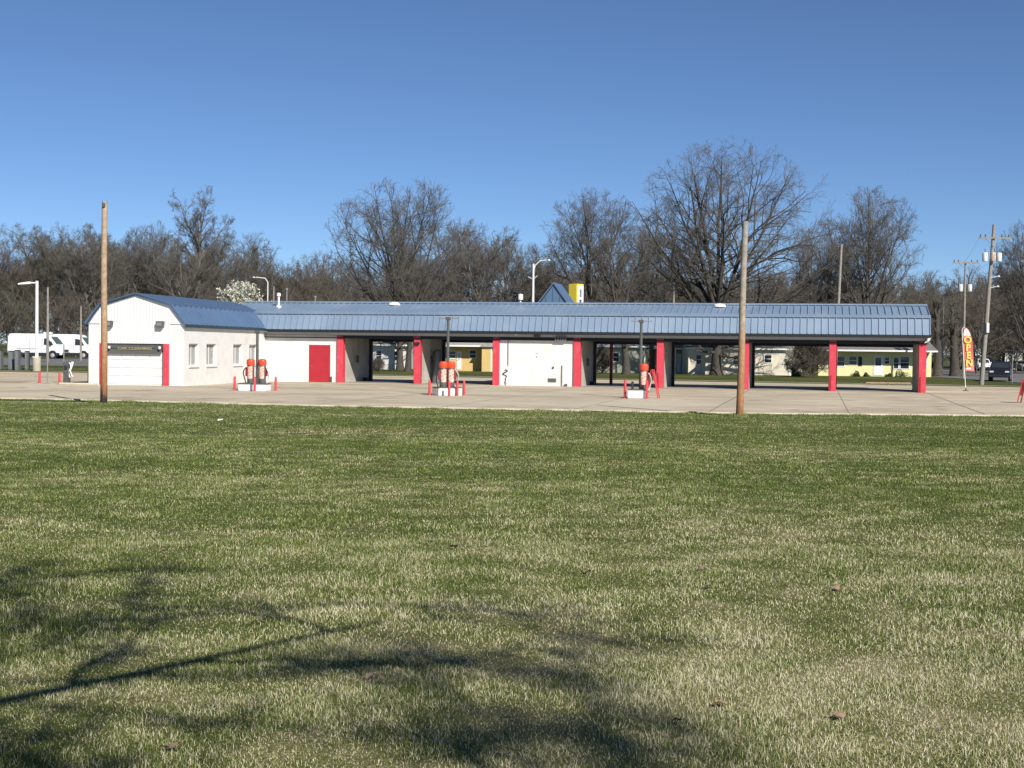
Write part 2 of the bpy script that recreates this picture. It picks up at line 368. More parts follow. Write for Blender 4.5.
# ------------------------------------------------------------------ lawn blades (nobody could count them)
def blades():
    rng = np.random.default_rng(11)
    Ps = []; Ws = []; Hs = []
    for z0, z1, dens, w, h in ((3.6, 8, 10500, .0030, .029), (8, 13, 4600, .0042, .031), (13, 20, 2000, .0058, .031), (20, 32, 760, .009, .032), (32, 57, 260, .014, .03)):
        area_w = 2*(.40*z1 + 2.0)
        n = int(dens * area_w * (z1 - z0))
        x = rng.uniform(-1, 1, n)*area_w/2; y = rng.uniform(z0, z1, n)
        k = (np.abs(x) < .40*y + 2.0) & (y < edge_y(x) - .02)
        x, y = x[k], y[k]
        Ps.append(np.stack([x, y], -1)); Ws.append(np.full(len(x), w)); Hs.append(np.full(len(x), h))
    # rough fringe the mower misses along the lot edge
    cx = rng.uniform(-27, 27, 420); n = 30000; k = rng.integers(0, 420, n); x = cx[k] + rng.normal(0, .22, n); y = edge_y(x) - np.abs(rng.normal(0, .3, n)) + (rng.random(420)[k]-.35)*.5
    Ps.append(np.stack([x, y], -1)); Ws.append(np.full(n, .014)); Hs.append(np.full(n, .07))
    for px_, pz_ in ((103.6, 55.0), (740, 51.6)):       # tufts the mower leaves round the pole feet
        n = 500; a_ = rng.uniform(0, 6.283, n); r_ = .12 + np.abs(rng.normal(0, .16, n)); Ps.append(np.stack([X(px_, pz_) + r_*np.cos(a_), pz_ + r_*np.sin(a_)], -1)); Ws.append(np.full(n, .014)); Hs.append(np.full(n, .15))
    P = np.concatenate(Ps); W = np.concatenate(Ws); H = np.concatenate(Hs); n = len(P)
    # clump: heights vary in drifts
    hv = .75 + .35*np.sin(P[:, 0]*3.1 + 1.7*np.sin(P[:, 1]*2.3)) * np.sin(P[:, 1]*2.7 + 1.3*np.sin(P[:, 0]*1.9))
    H = H * rng.uniform(.55, 1.35, n) * hv
    a = rng.uniform(0, 2*math.pi, n); lean = np.abs(rng.normal(.75, .7, n)); la = rng.uniform(0, 2*math.pi, n)
    ca, sa = np.cos(a)*W/2, np.sin(a)*W/2
    z = G(P[:, 0], P[:, 1]) - .004
    lx, ly = np.cos(la)*lean*H, np.sin(la)*lean*H
    def v(dx, dy, dz): return np.stack([P[:, 0]+dx, P[:, 1]+dy, z+dz], -1)
    H = H * np.where(rng.random(n) < .12, 1.35, 1.0)
    Hz = H/np.sqrt(1+lean**2)*1.1
    V = np.stack([v(-ca, -sa, 0*H), v(ca, sa, 0*H), v(ca*.8 + lx*.4, sa*.8 + ly*.4, Hz*.6), v(-ca*.8 + lx*.4, -sa*.8 + ly*.4, Hz*.6), v(lx + ca*.12, ly + sa*.12, Hz), v(lx - ca*.12, ly - sa*.12, Hz)], 1).reshape(-1, 3)
    b = np.arange(n)[:, None]*6
    Q = np.concatenate([b + np.array([[0, 1, 2, 3]]), b + np.array([[3, 2, 4, 5]])], 0)
    o = npmesh('grass', V, Q, M['grass_blade'])
    at = o.data.attributes.new('rnd', 'FLOAT', 'POINT')
    kv = np.interp(P[:, 1], [7, 13, 22, 40], [1.0, .85, .62, .55])
    at.data.foreach_set('value', np.repeat(.5 + (rng.random(n)-.5)*kv, 6).astype(np.float32))
    tag(o, 'short green and straw coloured spring grass', 'grass', kind='stuff')
blades()

# ------------------------------------------------------------------ car wash building (local frame: x along the front, y into the depth)
BAY = 5.365; NB = 7; DEP = 6.3
wash = thing('car_wash_building', 'long white self service car wash with blue metal roof and red columns', 'car wash', O, -TH)
CW = .44
for k in range(NB + 1):
    xr = k*BAY
    c = MB().rbox(xr-CW, xr, -.16, .34, 0, 3.18, .015).build('column', M['red'], wash)
    tag(c, 'red painted front column')
    if k in (4, 5, 6, 7):      # dark rubber guard at the foot
        MB().box(xr-.36, xr-.28, -.20, -.163, .05, 1.0).build('guard', M['door_red'], c)
    # side walls behind each column (bay dividers)
    w = MB().box(xr-.42, xr-.06, .345, 5.65, 0, 3.15).build('bay_wall', M['bay_wall'], wash)
    MB().box(xr-.42, xr+.12, 5.66, 5.95, 0, 3.15).build('rear_post', M['dark'], wash)
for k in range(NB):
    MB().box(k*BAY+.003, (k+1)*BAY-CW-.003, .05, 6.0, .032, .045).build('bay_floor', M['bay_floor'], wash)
# front walls: shop section left of the first column, equipment room in the third bay
fw = MB().box(-5.9, -CW-.003, -.02, .28, 0, 3.18).build('front_wall', M['white_block'], wash)
MB().box(-5.9, -.43, 5.6, 5.85, 0, 3.15).build('rear_wall', M['white_block'], wash)
ew = MB().box(2*BAY+.003, 3*BAY-CW-.003, -.02, .28, 0, 3.18).build('front_wall', M['white_block'], wash)
MB().box(2*BAY+.003, 3*BAY-CW-.003, 5.4, 5.63, .05, 3.15).build('rear_wall', M['white_block'], wash)
dr = MB().rbox(-2.35, -1.02, -.075, -.022, .05, 2.45, .008).build('door', M['door_red'], wash)
MB().box(-2.43, -2.355, -.06, -.021, .03, 2.53).box(-1.015, -.94, -.06, -.021, .03, 2.53).box(-2.43, -.94, -.06, -.021, 2.455, 2.53).build('frame', M['door_red'], dr)
MB().rbox(-2.27, -2.19, -.12, -.076, 1.05, 1.13, .01).build('handle', M['steel'], dr)
MB().rbox(-.90, -.80, -.14, -.022, .03, .42, .02).build('pipe_stub', M['grey_dark'], wash)
# beam, soffits
MB().box(-5.9, NB*BAY+.12, -.14, .06, 3.20, 3.50).build('beam', M['beam'], wash)
MB().box(-5.9, NB*BAY+.10, -.24, -.145, 2.99, 3.06).box(-5.9, NB*BAY+.10, -.10, .33, 3.183, 3.197).build('beam_trim', M['dark'], wash)
for kk in range(NB):
    MB().box(kk*BAY+.004, (kk+1)*BAY-CW-.004, -.10, .04, 2.98, 3.18).build('header', M['dark'], wash)
MB().box(0.0, NB*BAY+.12, .07, 5.95, 3.16, 3.19).build('ceiling', M['ceiling'], wash)
MB().box(0.0, NB*BAY+.1, 5.96, 6.1, 2.82, 3.5).build('rear_beam', M['dark'], wash)
# roof: steep lower skirt, gentle upper slope to a ridge, the same on the rear
e0 = (-.62, 3.56); b0 = (-.12, 4.66); rg = (3.05, 5.46); b1 = (6.2, 4.66); e1 = (6.7, 3.56)
XL, XR = -5.62, NB*BAY + .20
def slope(name, p, q, x0, x1, m, rib=.43, th=.05, xa=None):
    mb = MB(); dy, dz = q[0]-p[0], q[1]-p[1]; L = math.hypot(dy, dz); nyv, nz = -dz/L, dy/L
    if nz < 0: nyv, nz = -nyv, -nz
    mb.prismx([p, q, (q[0]-nyv*th, q[1]-nz*th), (p[0]-nyv*th, p[1]-nz*th)], x0, x1)
    n = int((x1-x0)/rib)
    for k in range(n+1):
        x = x1 - .03 - k*rib
        if x < x0: break
        h = .06; o1 = (p[0]+nyv*.001, p[1]+nz*.001); o2 = (q[0]+nyv*.001, q[1]+nz*.001)
        mb.prismx([o1, o2, (q[0]+nyv*h, q[1]+nz*h), (p[0]+nyv*h, p[1]+nz*h)], x-.022, x+.022)
    return mb.build(name, m, wash)
slope('roof_skirt', e0, b0, XL-.85, XR, M['roof'])
ur = slope('upper_roof', (b0[0]-.03, b0[1]+.012), rg, -8.4, XR, M['roof'])
slope('roof_skirt', (e1[0], e1[1]), (b1[0], b1[1]), XL, XR, M['roof'])
slope('upper_roof', (b1[0]+.03, b1[1]+.012), (rg[0]+.003, rg[1]), -8.4, XR, M['roof'])
MB().prismx([(b0[0]-.12, b0[1]-.06), (b0[0]-.13, b0[1]+.06), (b0[0]+.10, b0[1]+.14), (b0[0]+.10, b0[1]+.05)], XL-.75, XR+.02).build('roof_flashing', M['roof'], wash)
MB().prismx([(rg[0]-.20, rg[1]+.0), (rg[0]-.19, rg[1]+.06), (rg[0], rg[1]+.11), (rg[0]+.19, rg[1]+.06), (rg[0]+.20, rg[1]+.0)], -8.4, XR+.02).build('ridge_cap', M['roof'], wash)
# soffit under the skirt, dark eave trim that paints in the shadow gap
MB().box(XL, XR, -.60, -.146, 3.505, 3.55).build('soffit', M['dark'], wash)
MB().box(XL, XR, -.64, -.605, 3.37, 3.555).build('eave_trim', M['dark'], wash)
MB().prismx([(-.56, 3.60), (-.10, 4.60), (3.05, 5.38), (6.15, 4.60), (6.6, 3.60)], XR-.12, XR-.06).build('gable_end', M['roof_dark'], wash)
MB().prismx([(-.56, 3.60), (-.10, 4.60), (3.05, 5.38), (6.15, 4.60), (6.6, 3.60)], XL+.06, XL+.1).build('gable_end', M['roof_dark'], wash)
# roof furniture
def on_roof(y): return b0[1] + (y-b0[0])*(rg[1]-b0[1])/(rg[0]-b0[0])
def tpx(px, u):   # distance along the front of the point at depth u seen at column px
    k = (px-512)/F
    p = O + N*u
    return (k*p.y - p.x)/(D.x - k*D.y)
for px in (393.5, 718.5):
    t = tpx(px, 2.5)
    MB().lathe([(.42, 0), (.40, .10), (.25, .20), (.05, .23)], 16, (t, 2.5, on_roof(2.5)-.02)).build('roof_fan', M['white_pole'], wash, True)
t = tpx(278, 1.6)
MB().lathe([(.20, -.05), (.20, .06), (.07, .16), (.07, .75), (.14, .76), (.14, .95), (.03, 1.0)], 14, (t, 1.6, on_roof(1.6))).build('vent_pipe', M['white_pole'], wash, True)
t = tpx(519.5, 3.6)
MB().lathe([(.06, -.2), (.06, .35), (.17, .36), (.17, .72), (.02, .76)], 14, (t, 3.6, 5.4)).build('vent_pipe', M['white_pole'], wash, True)
for px, h in ((286, .9), (314.5, .35)):
    t = tpx(px, 4); MB().tube([(t, 4, 5.2), (t, 4, 5.5+h)], .05).lathe([(.09, 0), (.09, .12), (.02, .16)], 10, (t, 4, 5.48+h)).build('vent_pipe', M['steel'], wash)
# blue gable over the rear entrance
t0, tm, t1 = tpx(533.5, 6.0), tpx(554.5, 6.0), tpx(574.5, 6.0)
gz = 6.92
gd = MB().prism([(t0+.15, 5.0), (t1-.15, 5.0), (tm, gz-.06)], 5.22, 5.30).build('gable_dormer', M['gable_blue'], wash)
mb = MB()
for k in range(1, 6):
    x = t0 + (t1-t0)*k/6; zt = 5.0 + (gz-5.1)*(1-abs(x-tm)/((t1-t0)/2))
    mb.box(x-.025, x+.025, 5.19, 5.217, 5.0, max(5.1, zt-.15))
mb.build('batten', M['roof_dark'], gd)
for s, te in ((-1, t0), (1, t1)):
    MB().add([(te, 5.1, 5.0), (tm, 5.1, gz), (tm, 5.1, gz+.10), (te+s*.07, 5.1, 5.03), (te, 8.2, 5.0), (tm, 8.2, gz), (tm, 8.2, gz+.10), (te+s*.07, 8.2, 5.03)],
             [(0,1,2,3), (4,7,6,5), (3,2,6,7), (0,4,5,1), (0,3,7,4), (1,5,6,2)]).build('dormer_roof', M['roof_ribbed'], gd)
# fittings on the front wall of the equipment room
def tw(px): return tpx(px, 0)
def zw(px, py):
    t = tw(px); p = WP(t, 0); yh = 349 + (px-512)*.0119
    return EYE - (py-yh)*p.y/F
t = tw(508); MB().tube([(t, -.06, 3.45), (t, -.06, 1.35)], .03, 8).build('conduit', M['steel'], wash)
t = tw(505.5); z = zw(505, 377)
hp = [(t + .17*math.sin(a*1.3)*(.4+.6*math.sin(a*.5)), -.07-.04*math.cos(a*2), z+.52-.085*a) for a in np.linspace(0, 12.4, 42)]
MB().tube(hp, .028, 6).build('hanging_hose', M['hose'], wash, True)
vt = MB().box(tw(548), tw(556.3), -.06, -.021, zw(552, 382), zw(552, 378.3)).build('louvre_vent', M['steel'], wash)
mb = MB()
for k in range(4): mb.box(tw(548)+.03, tw(556.3)-.03, -.08, -.061, zw(552, 382)+.03+k*.055, zw(552, 382)+.05+k*.055)
mb.build('slat', M['grey_dark'], vt)
MB().rbox(tw(552.3), tw(554), -.10, -.021, zw(553, 368.5), zw(553, 366.5), .015).build('outlet_box', M['grey_dark'], wash)
MB().tube([(tw(562), -.07, .03), (tw(562), -.07, zw(562, 365.3))], .035, 8).build('drain_pipe', M['steel'], wash)
MB().rbox(tw(565), tw(567.5), -.28, -.03, .03, .20, .02).build('valve_box', M['grey_dark'], wash)
pl = MB().box(tw(534.8), tw(538.4), -.032, -.021, zw(536, 358.6), zw(536, 352.5)).build('notice_plate', M['flag_white'], wash)
MB().box(tw(535.2), tw(538.0), -.036, -.033, zw(536, 353.9), zw(536, 353.2)).build('print', M['steel'], pl)
MB().box(tw(536), tw(537.1), -.036, -.033, zw(536, 358), zw(536, 356.2)).build('print', M['steel'], pl)
MB().rbox(tw(534), tw(540), -.28, -.141, zw(537, 337.9), zw(537, 333.6)-.05, .03).build('speaker_box', M['grey_dark'], wash)  # grey speaker box on the beam, not a light
sg = MB().rbox(tw(555.2), tw(566.3), -.30, -.20, zw(560, 341.2), zw(560, 336.3), .02).build('louvre_box', M['steel'], wash)
mb = MB()
for k in range(4):
    a = tw(556.2+k*2.5); mb.box(a, a+.11, -.32, -.301, zw(560, 340.2), zw(560, 337.3))
mb.build('louvre', M['dark'], sg)
for px in (516.5, 926):
    MB().lathe([(.10, 0), (.10, -.05), (.07, -.14), (.02, -.17)], 10, (tw(px) if px < 900 else NB*BAY+.05, -.32, 3.47)).build('camera_dome', M['white_pole'], wash, True)
MB().prism([(NB*BAY-.15, 3.05), (NB*BAY+.16, 3.22), (NB*BAY+.24, 3.42), (NB*BAY+.10, 3.44)], -.42, -.17).build('spotlight', M['white_pole'], wash)
# wall lights and coin boxes inside the bays
MB().rbox(1*BAY-.38, 1*BAY-.02, -.34, -.165, 2.62, 2.80, .04).build('wall_lamp', M['black_plastic'], wash)
for k in (0, 1, 3):
    MB().rbox(k*BAY-.055, k*BAY+.10, 2.7, 3.0, 1.35, 1.85, .02).build('coin_box', M['grey_dark'], wash)
    MB().rbox(k*BAY-.055, k*BAY+.22, 4.3, 4.8, .05, .30, .03).build('floor_box', M['black_plastic'], wash)
MB().lathe([(.32, .05), (.32, 2.1), (.26, 2.25), (.08, 2.32)], 16, (1*BAY+.42, 2.6, 0)).build('water_tank', M['vac_steel'], wash, True)
# post and cross rail in the fourth bay rear
t = tpx(611, 5.9); MB().rbox(t-.10, t+.10, 5.82, 5.955, .04, 2.85, .01).build('rear_post', M['maroon'], wash)

# ------------------------------------------------------------------ garage wing with barn roof (front faces the lot, side runs back to the wash)
A2 = R(9.5)
SH = thing('garage_building', 'white garage with barn shaped blue roof and white overhead door', 'garage', (X(135.8, 81.8), 81.8, 0), -A2)
hw, LN = 2.96, 15.6
ez, bz, pz, bx = 3.64, 4.69, 5.33, 2.17
# walls: front pieces either side of the opening
MB().box(-hw, -2.24, 0, .25, 0, ez+.02).build('front_wall', M['white_block'], SH)
MB().box(2.05, hw, 0, .25, 0, ez+.02).build('front_wall', M['white_block'], SH)
gab = MB().prism([(-hw+.04, ez-.02), (-2.26, ez-.02), (-2.26, 2.47), (2.07, 2.47), (2.07, ez-.02), (hw-.04, ez-.02), (bx, bz-.04), (0, pz-.05), (-bx, bz-.04)], -.06, -.003)
gab.build('gable_siding', M['white_metal'], SH)
win = [(0.72, 2.15), (3.42, 5.0), (7.9, 9.5), (10.8, 12.4)]
mb = MB(); zb, zt = 1.20, 2.50
mb.box(hw-.25, hw, .253, LN, 0, zb).box(hw-.25, hw, .253, LN, zt, ez)
ys = [.253] + [v for w in win for v in w] + [LN]
for a, b in zip(ys[0::2], ys[1::2]): mb.box(hw-.25, hw, a, b, zb+.001, zt-.001)
mb.build('side_wall', M['white_block'], SH)
MB().box(-hw, -hw+.25, .253, LN, 0, ez).build('side_wall', M['white_block'], SH)
MB().box(-hw+.26, hw-.26, LN-.25, LN, 0, ez).build('rear_wall', M['white_block'], SH)
MB().box(-hw+.26, hw-.26, .26, LN-.26, 3.3, 3.35).build('ceiling', M['ceiling'], SH)
for a, b in win:
    w = MB().box(hw-.22, hw-.17, a, b, zb, zb+.06).box(hw-.22, hw-.17, a, b, zt-.06, zt).box(hw-.22, hw-.17, a, a+.06, zb+.061, zt-.061).box(hw-.22, hw-.17, b-.06, b, zb+.061, zt-.061).box(hw-.22, hw-.17, (a+b)/2-.03, (a+b)/2+.03, zb+.061, zt-.061).build('window', M['house_trim'], SH)
    MB().box(hw-.205, hw-.195, a+.06, b-.06, zb+.06, zt-.06).build('pane', M['glass'], w)
    MB().box(hw-.194, hw-.188, a+.50, b-.10, zb+.07, zt-.10).build('blind', M['curtain'], w)
    MB().box(hw+.002, hw+.07, a-.06, b+.06, zb-.10, zb-.003).build('sill', M['white_block'], w)
# opening: red pilasters, white sectional door, dark header board with lettering
MB().rbox(-2.24, -1.90, -.09, .25, 0, 2.46, .012).build('pilaster', M['red'], SH)
MB().rbox(1.71, 2.05, -.09, .25, 0, 2.46, .012).build('pilaster', M['red'], SH)
gd = MB().box(-1.895, 1.705, .16, .22, .03, 2.0).build('garage_door', M['door_white'], SH)
mb = MB()
for r in range(4):
    for c in range(4):
        x0 = -1.80 + c*.875; z0 = .10 + r*.475
        mb.rbox(x0, x0+.80, .135, .158, z0, z0+.36, .01)
mb.build('raised_panel', M['door_white'], gd)
hd = MB().box(-1.895, 1.705, .02, .14, 2.19, 2.46).add([(-1.70, -.02, 1.87), (1.53, -.02, 1.87), (1.62, .06, 2.187), (-1.80, .06, 2.187), (-1.70, .02, 1.87), (1.53, .02, 1.87), (1.62, .10, 2.187), (-1.80, .10, 2.187)],
     [(0,1,2,3), (7,6,5,4), (0,4,5,1), (3,2,6,7), (0,3,7,4), (1,5,6,2)]).build('header_board', M['grey_dark'], SH)
text_part('lettering', 'CAR CLEANING', .22, M['letter_gold'], hd, (-.08, .005, 2.17), (R(90), 0, 0), .012, 1.35)
for x in (-1.62, 1.50): MB().lathe([(.02, .08), (.07, .05), (.085, -.03), (.05, -.09)], 10, (x, -.12, 2.24)).build('lamp', M['white_pole'], SH, True)
for x in (-1.62, 1.55):
    w = MB().prism([(x-.17, 3.42), (x+.20, 3.42), (x+.24, 3.78), (x-.20, 3.78)], -.34, -.063).build('wall_lamp', M['grey_dark'], SH)
    MB().box(x-.15, x+.17, -.36, -.343, 3.50, 3.70).build('lens', M['steel'], w)
# roof
def bslope(name, p, q, m, rib, th=.06):
    mb = MB(); dx, dz = q[0]-p[0], q[1]-p[1]; L = math.hypot(dx, dz); nxv, nz = -dz/L, dx/L
    if nz < 0: nxv, nz = -nxv, -nz
    mb.prism([p, q, (q[0]-nxv*th, q[1]-nz*th), (p[0]-nxv*th, p[1]-nz*th)], -.16, LN)
    y = -.10
    while y < LN:
        h = .10; mb.prism([p, q, (q[0]+nxv*h, q[1]+nz*h), (p[0]+nxv*h, p[1]+nz*h)], y-.10, y+.10); y += rib
    return mb.build(name, m, SH)
for s in (1, -1):
    bslope('roof_skirt', (s*(hw+.12), ez-.06), (s*bx, bz), M['roof_ribbed'], .80)
    bslope('upper_roof', (s*(bx+.03), bz+.012), (s*.002, pz), M['roof_dark'], .56)
    MB().box(s*(hw+.13), s*(hw+.19), -.17, LN-.6, ez-.20, ez-.02).build('eave_trim', M['trim_green'], SH)
    # barge trim on the gable
    MB().prism([(s*(hw+.12), ez-.14), (s*(hw+.18), ez-.10), (s*(bx+.03), bz+.06), (0, pz+.06), (0, pz-.02), (s*(bx-.03), bz-.03)], -.20, -.163).build('barge_trim', M['trim_green'] if s < 0 else M['roof_dark'], SH)

# ------------------------------------------------------------------ vacuum islands
def bollard(px, Z, label, h=.75, r=.065, m='bollard'):
    o = MB().lathe([(r, 0), (r, h-.03), (r*.7, h), (.01, h+.02)], 12).build('bollard', M[m], None, True)
    x = X(px, Z); o.location = (x, Z, g(x, Z)+.03)
    return tag(o, label, 'bollard', 'red bollards guarding the lot')
def vacuum(px, Z, label, rz=0, dz=.36, side=1):
    x = X(px, Z); t = thing('vacuum_machine', label, 'vacuum', (x, Z, .03+dz), rz, 'orange topped car vacuums')
    t.scale = (.80, .80, .86)
    MB().lathe([(.22, 0), (.235, .04), (.235, 1.08), (.22, 1.12)], 18).build('canister', M['vac_steel'], t, True)
    MB().lathe([(.26, 1.10), (.275, 1.16), (.275, 1.36), (.25, 1.44), (.16, 1.49), (.02, 1.50)], 18).build('dome', M['orange'], t, True)
    # curved label on the front
    vs = []; fs = []; n = 8
    for k in range(n+1):
        a = R(-90 - 42 + 84*k/n); vs += [(.239*math.cos(a), .239*math.sin(a), .28), (.239*math.cos(a), .239*math.sin(a), 1.02)]
    for k in range(n): fs.append((2*k, 2*k+2, 2*k+3, 2*k+1))
    lb = MB().add(vs, fs).build('label_panel', M['vac_label'], t)
    MB().rbox(side*.24 - .10, side*.24 + .10, -.12, .12, .42, .98, .03).build('coin_box', M['maroon'], t)
    pts = [(side*(.30 + .16*math.sin(s*math.pi)), -.10 - .1*math.sin(s*6), .95 - s*1.0 + .12*math.sin(s*math.pi)) for s in np.linspace(0, 1, 14)]
    MB().tube(pts, .038, 8).build('hose', M['hose_pale'] if side > 0 else M['hose'], t, True)
    return t
def island(px, Z, w, d, hb, rz, label):
    x = X(px, Z)
    o = MB().rbox(-w/2, w/2, -d/2, d/2, 0, hb, .025).build('concrete_island', M['white_pole'])
    o.location = (x, Z, .03); o.rotation_euler.z = rz
    MB().box(-w/2-.01, w/2+.01, -d/2-.01, d/2+.01, hb+.003, hb+.05).build('top_plate', M['grey_dark'], o)
    return tag(o, label, 'vacuum island', 'white vacuum islands on the lot')
def boom(px, Z, h, label, base=.36):
    x = X(px, Z); t = thing('hose_boom_pole', label, 'pole', (x, Z, .03+base), R(-6), 'dark hose boom poles over the vacuums')
    MB().tube([(0, 0, 0), (0, 0, h-base)], [.085, .07], 12).build('pole', M['grey_dark'], t, True)
    MB().tube([(-.52, 0, h-base), (.52, 0, h-base)], .028, 8).build('arm', M['steel'], t)
    MB().rbox(-.12, .12, -.09, .09, h-base-.10, h-base+.06, .02).build('bracket', M['grey_dark'], t)
    return t
# first island, by the garage windows
Z = 74.2
island(254.6, Z, 1.5, .95, .36, R(-8), 'white vacuum island in front of the garage side windows')
boom(257, Z+.15, 3.15, 'short dark boom pole with crossbar beside the garage windows')
vacuum(250.6, Z, 'orange topped vacuum left of the pole near garage windows', R(-6), .41, -1)
vacuum(262.3, Z, 'orange topped vacuum with pale hose near garage windows', R(-6), .41, 1)
bollard(234.6, Z-.1, 'red bollard left of the vacuum island by the garage')
bollard(254.6, Z-.95, 'red bollard before the vacuum island by the garage')
bollard(275.6, Z+.2, 'red bollard right of the vacuum island by the garage')
# second island, before the second open bay
Z = 70.6
island(447, Z, 1.25, .95, .38, R(24), 'white vacuum island before the open bay with yellow house view')
boom(447.5, Z+.2, 3.9, 'tall dark boom pole with crossbar left of the white equipment room')
vacuum(443.2, Z-.12, 'orange topped vacuum left of the tall middle pole', R(10), .43, -1)
vacuum(450.8, Z+.05, 'orange topped vacuum right of the tall middle pole', R(10), .43, 1)
bollard(429.6, Z+.1, 'red bollard left of the middle vacuum island')
bollard(449.2, Z-1.2, 'red bollard before the middle vacuum island')
bollard(457.4, Z-.45, 'red bollard against the middle vacuum island corner')
bollard(464.0, Z+.25, 'red bollard right of the middle vacuum island')
# third island, right of the equipment room
Z = 69.6
island(637, Z, .85, .8, .42, R(-10), 'small white vacuum island right of the equipment room')
boom(640.5, Z+.1, 3.85, 'tall dark boom pole with crossbar over the single vacuum')
vacuum(643.8, Z-.1, 'single orange topped vacuum on the right hand island', R(-10), .45, 1)
MB().rbox(-.06, .06, -.06, .06, 0, .42, .02).build('hose_holder', M['black_plastic']).location = (X(632.5, Z), Z, .45)
tag(bpy.data.objects['hose_holder'], 'small black hose holder standing on the right hand island', 'hose holder')
bollard(625.2, Z-.05, 'red bollard left of the single vacuum island', .9)
bollard(646.8, Z-.6, 'red bollard before the single vacuum island', .9)
def aframe(px, Z, label, h=1.15, w=.62, rz=0, ang=.25):
    x = X(px, Z); t = thing('a_frame_sign', label, 'sign board', (x, Z, .03), rz)
    for s in (-1, 1):
        mb = MB()
        for sx in (-1, 1):
            mb.add([(sx*w/2-.04, s*ang-.02, 0), (sx*w/2+.04, s*ang-.02, 0), (sx*w/2+.04, s*.02-.02, h), (sx*w/2-.04, s*.02-.02, h),
                    (sx*w/2-.04, s*ang+.02, 0), (sx*w/2+.04, s*ang+.02, 0), (sx*w/2+.04, s*.02+.02, h), (sx*w/2-.04, s*.02+.02, h)],
                   [(0,1,2,3), (7,6,5,4), (0,4,5,1), (1,5,6,2), (2,6,7,3), (3,7,4,0)])
        mb.build('leg_frame', M['bollard'], t)
        z0, z1 = h*.32, h*.93; y0 = s*(ang*(1-z0/h)+.02*z0/h); y1 = s*(ang*(1-z1/h)+.02*z1/h)
        MB().add([(-w/2+.045, y0-.012, z0), (w/2-.045, y0-.012, z0), (w/2-.045, y1-.012, z1), (-w/2+.045, y1-.012, z1), (-w/2+.045, y0+.012, z0), (w/2-.045, y0+.012, z0), (w/2-.045, y1+.012, z1), (-w/2+.045, y1+.012, z1)],
                 [(0,1,2,3), (7,6,5,4), (0,4,5,1), (1,5,6,2), (2,6,7,3), (3,7,4,0)]).build('panel', M['red'], t)
    return t
aframe(652.5, Z+.4, 'red folding sign board leaning open beside the single vacuum', 1.45, .34, R(70), .34)
aframe(1025, 69.4, 'red folding sign board at the right edge of the lot', 1.15, .62, R(55), .27)
# ------------------------------------------------------------------ drive-up kiosk corner on the left
for px, Zb, lb in ((39.4, 83.6, 'red bollard farther from the garage at the left drive'), (59.4, 81.8, 'red bollard beside the grey kiosk at the left drive')): bollard(px, Zb, lb, .66, .07)
bollard(88.2, 84.6, 'red bollard against the garage front left corner', .62, .05)
x = X(66.7, 82.3); kk = thing('pay_kiosk', 'grey drive up kiosk with pale hoses left of the garage', 'kiosk', (x, 82.3, .03), R(-5))
MB().rbox(-.16, .16, -.18, .18, 0, 1.32, .02).build('cabinet', M['grey_dark'], kk)
mb = MB()
for k in range(3):
    mb.tube([(.17 + .10*math.sin(a + k) + .06*k, -.1+.05*k, 1.25 - a*.15 + .08*math.sin(a*2+k)) for a in np.linspace(0, 5.2, 22)], .035, 6)
mb.build('hose', M['white_pole'], kk, True)
MB().box(-.10, .10, -.20, -.183, .85, 1.1).build('screen', M['glass'], kk)
for px, Zb, h, lb in ((47.2, 82.5, 2.35, 'thin grey post between the two left bollards'), (63.6, 83.0, 2.35, 'thin grey post rising behind the grey kiosk')):
    o = MB().tube([(0, 0, 0), (0, 0, h)], .035, 8).lathe([(.10, 0), (.10, .02)], 8).build('steel_post', M['steel']); x = X(px, Zb); o.location = (x, Zb, .03); tag(o, lb, 'post')
o = MB().rbox(-1.1, 1.1, -.10, .10, 0, .13, .03).build('kerb_block', M['kerb']); o.location = (X(78, 80.9), 80.9, .03); tag(o, 'low pale kerb stone left of the garage front corner', 'kerb stone')
def cabinet(px0, px1, Z, h, label, d=.6):
    x = X((px0+px1)/2, Z); w = (px1-px0)/F*Z
    t = thing('utility_cabinet', label, 'utility cabinet', (x, Z, g(x, Z)), 0, 'grey cabinets by the left street')
    MB().rbox(-w/2, w/2, -d/2, d/2, .0, h, .03).build('cabinet_body', M['cab_grey'], t)
    MB().box(-w/2+.03, w/2-.03, -d/2-.02, -d/2-.003, .15, h-.08).build('door', M['cab_grey'], t)
    MB().rbox(-w/2-.03, w/2+.03, -d/2-.03, d/2+.03, h+.002, h+.05, .015).build('lid', M['grey_dark'], t)
cabinet(-4, 2, 110, 1.5, 'grey utility cabinet cut by the left picture edge')
cabinet(9.0, 13.6, 110, 1.45, 'wider grey utility cabinet below the rear of the van')
cabinet(15.6, 19.2, 109, 1.55, 'narrow tall grey utility cabinet below the van rear wheel')
cabinet(25.6, 28.4, 110, 1.45, 'narrowest grey utility cabinet beside the white light pole')
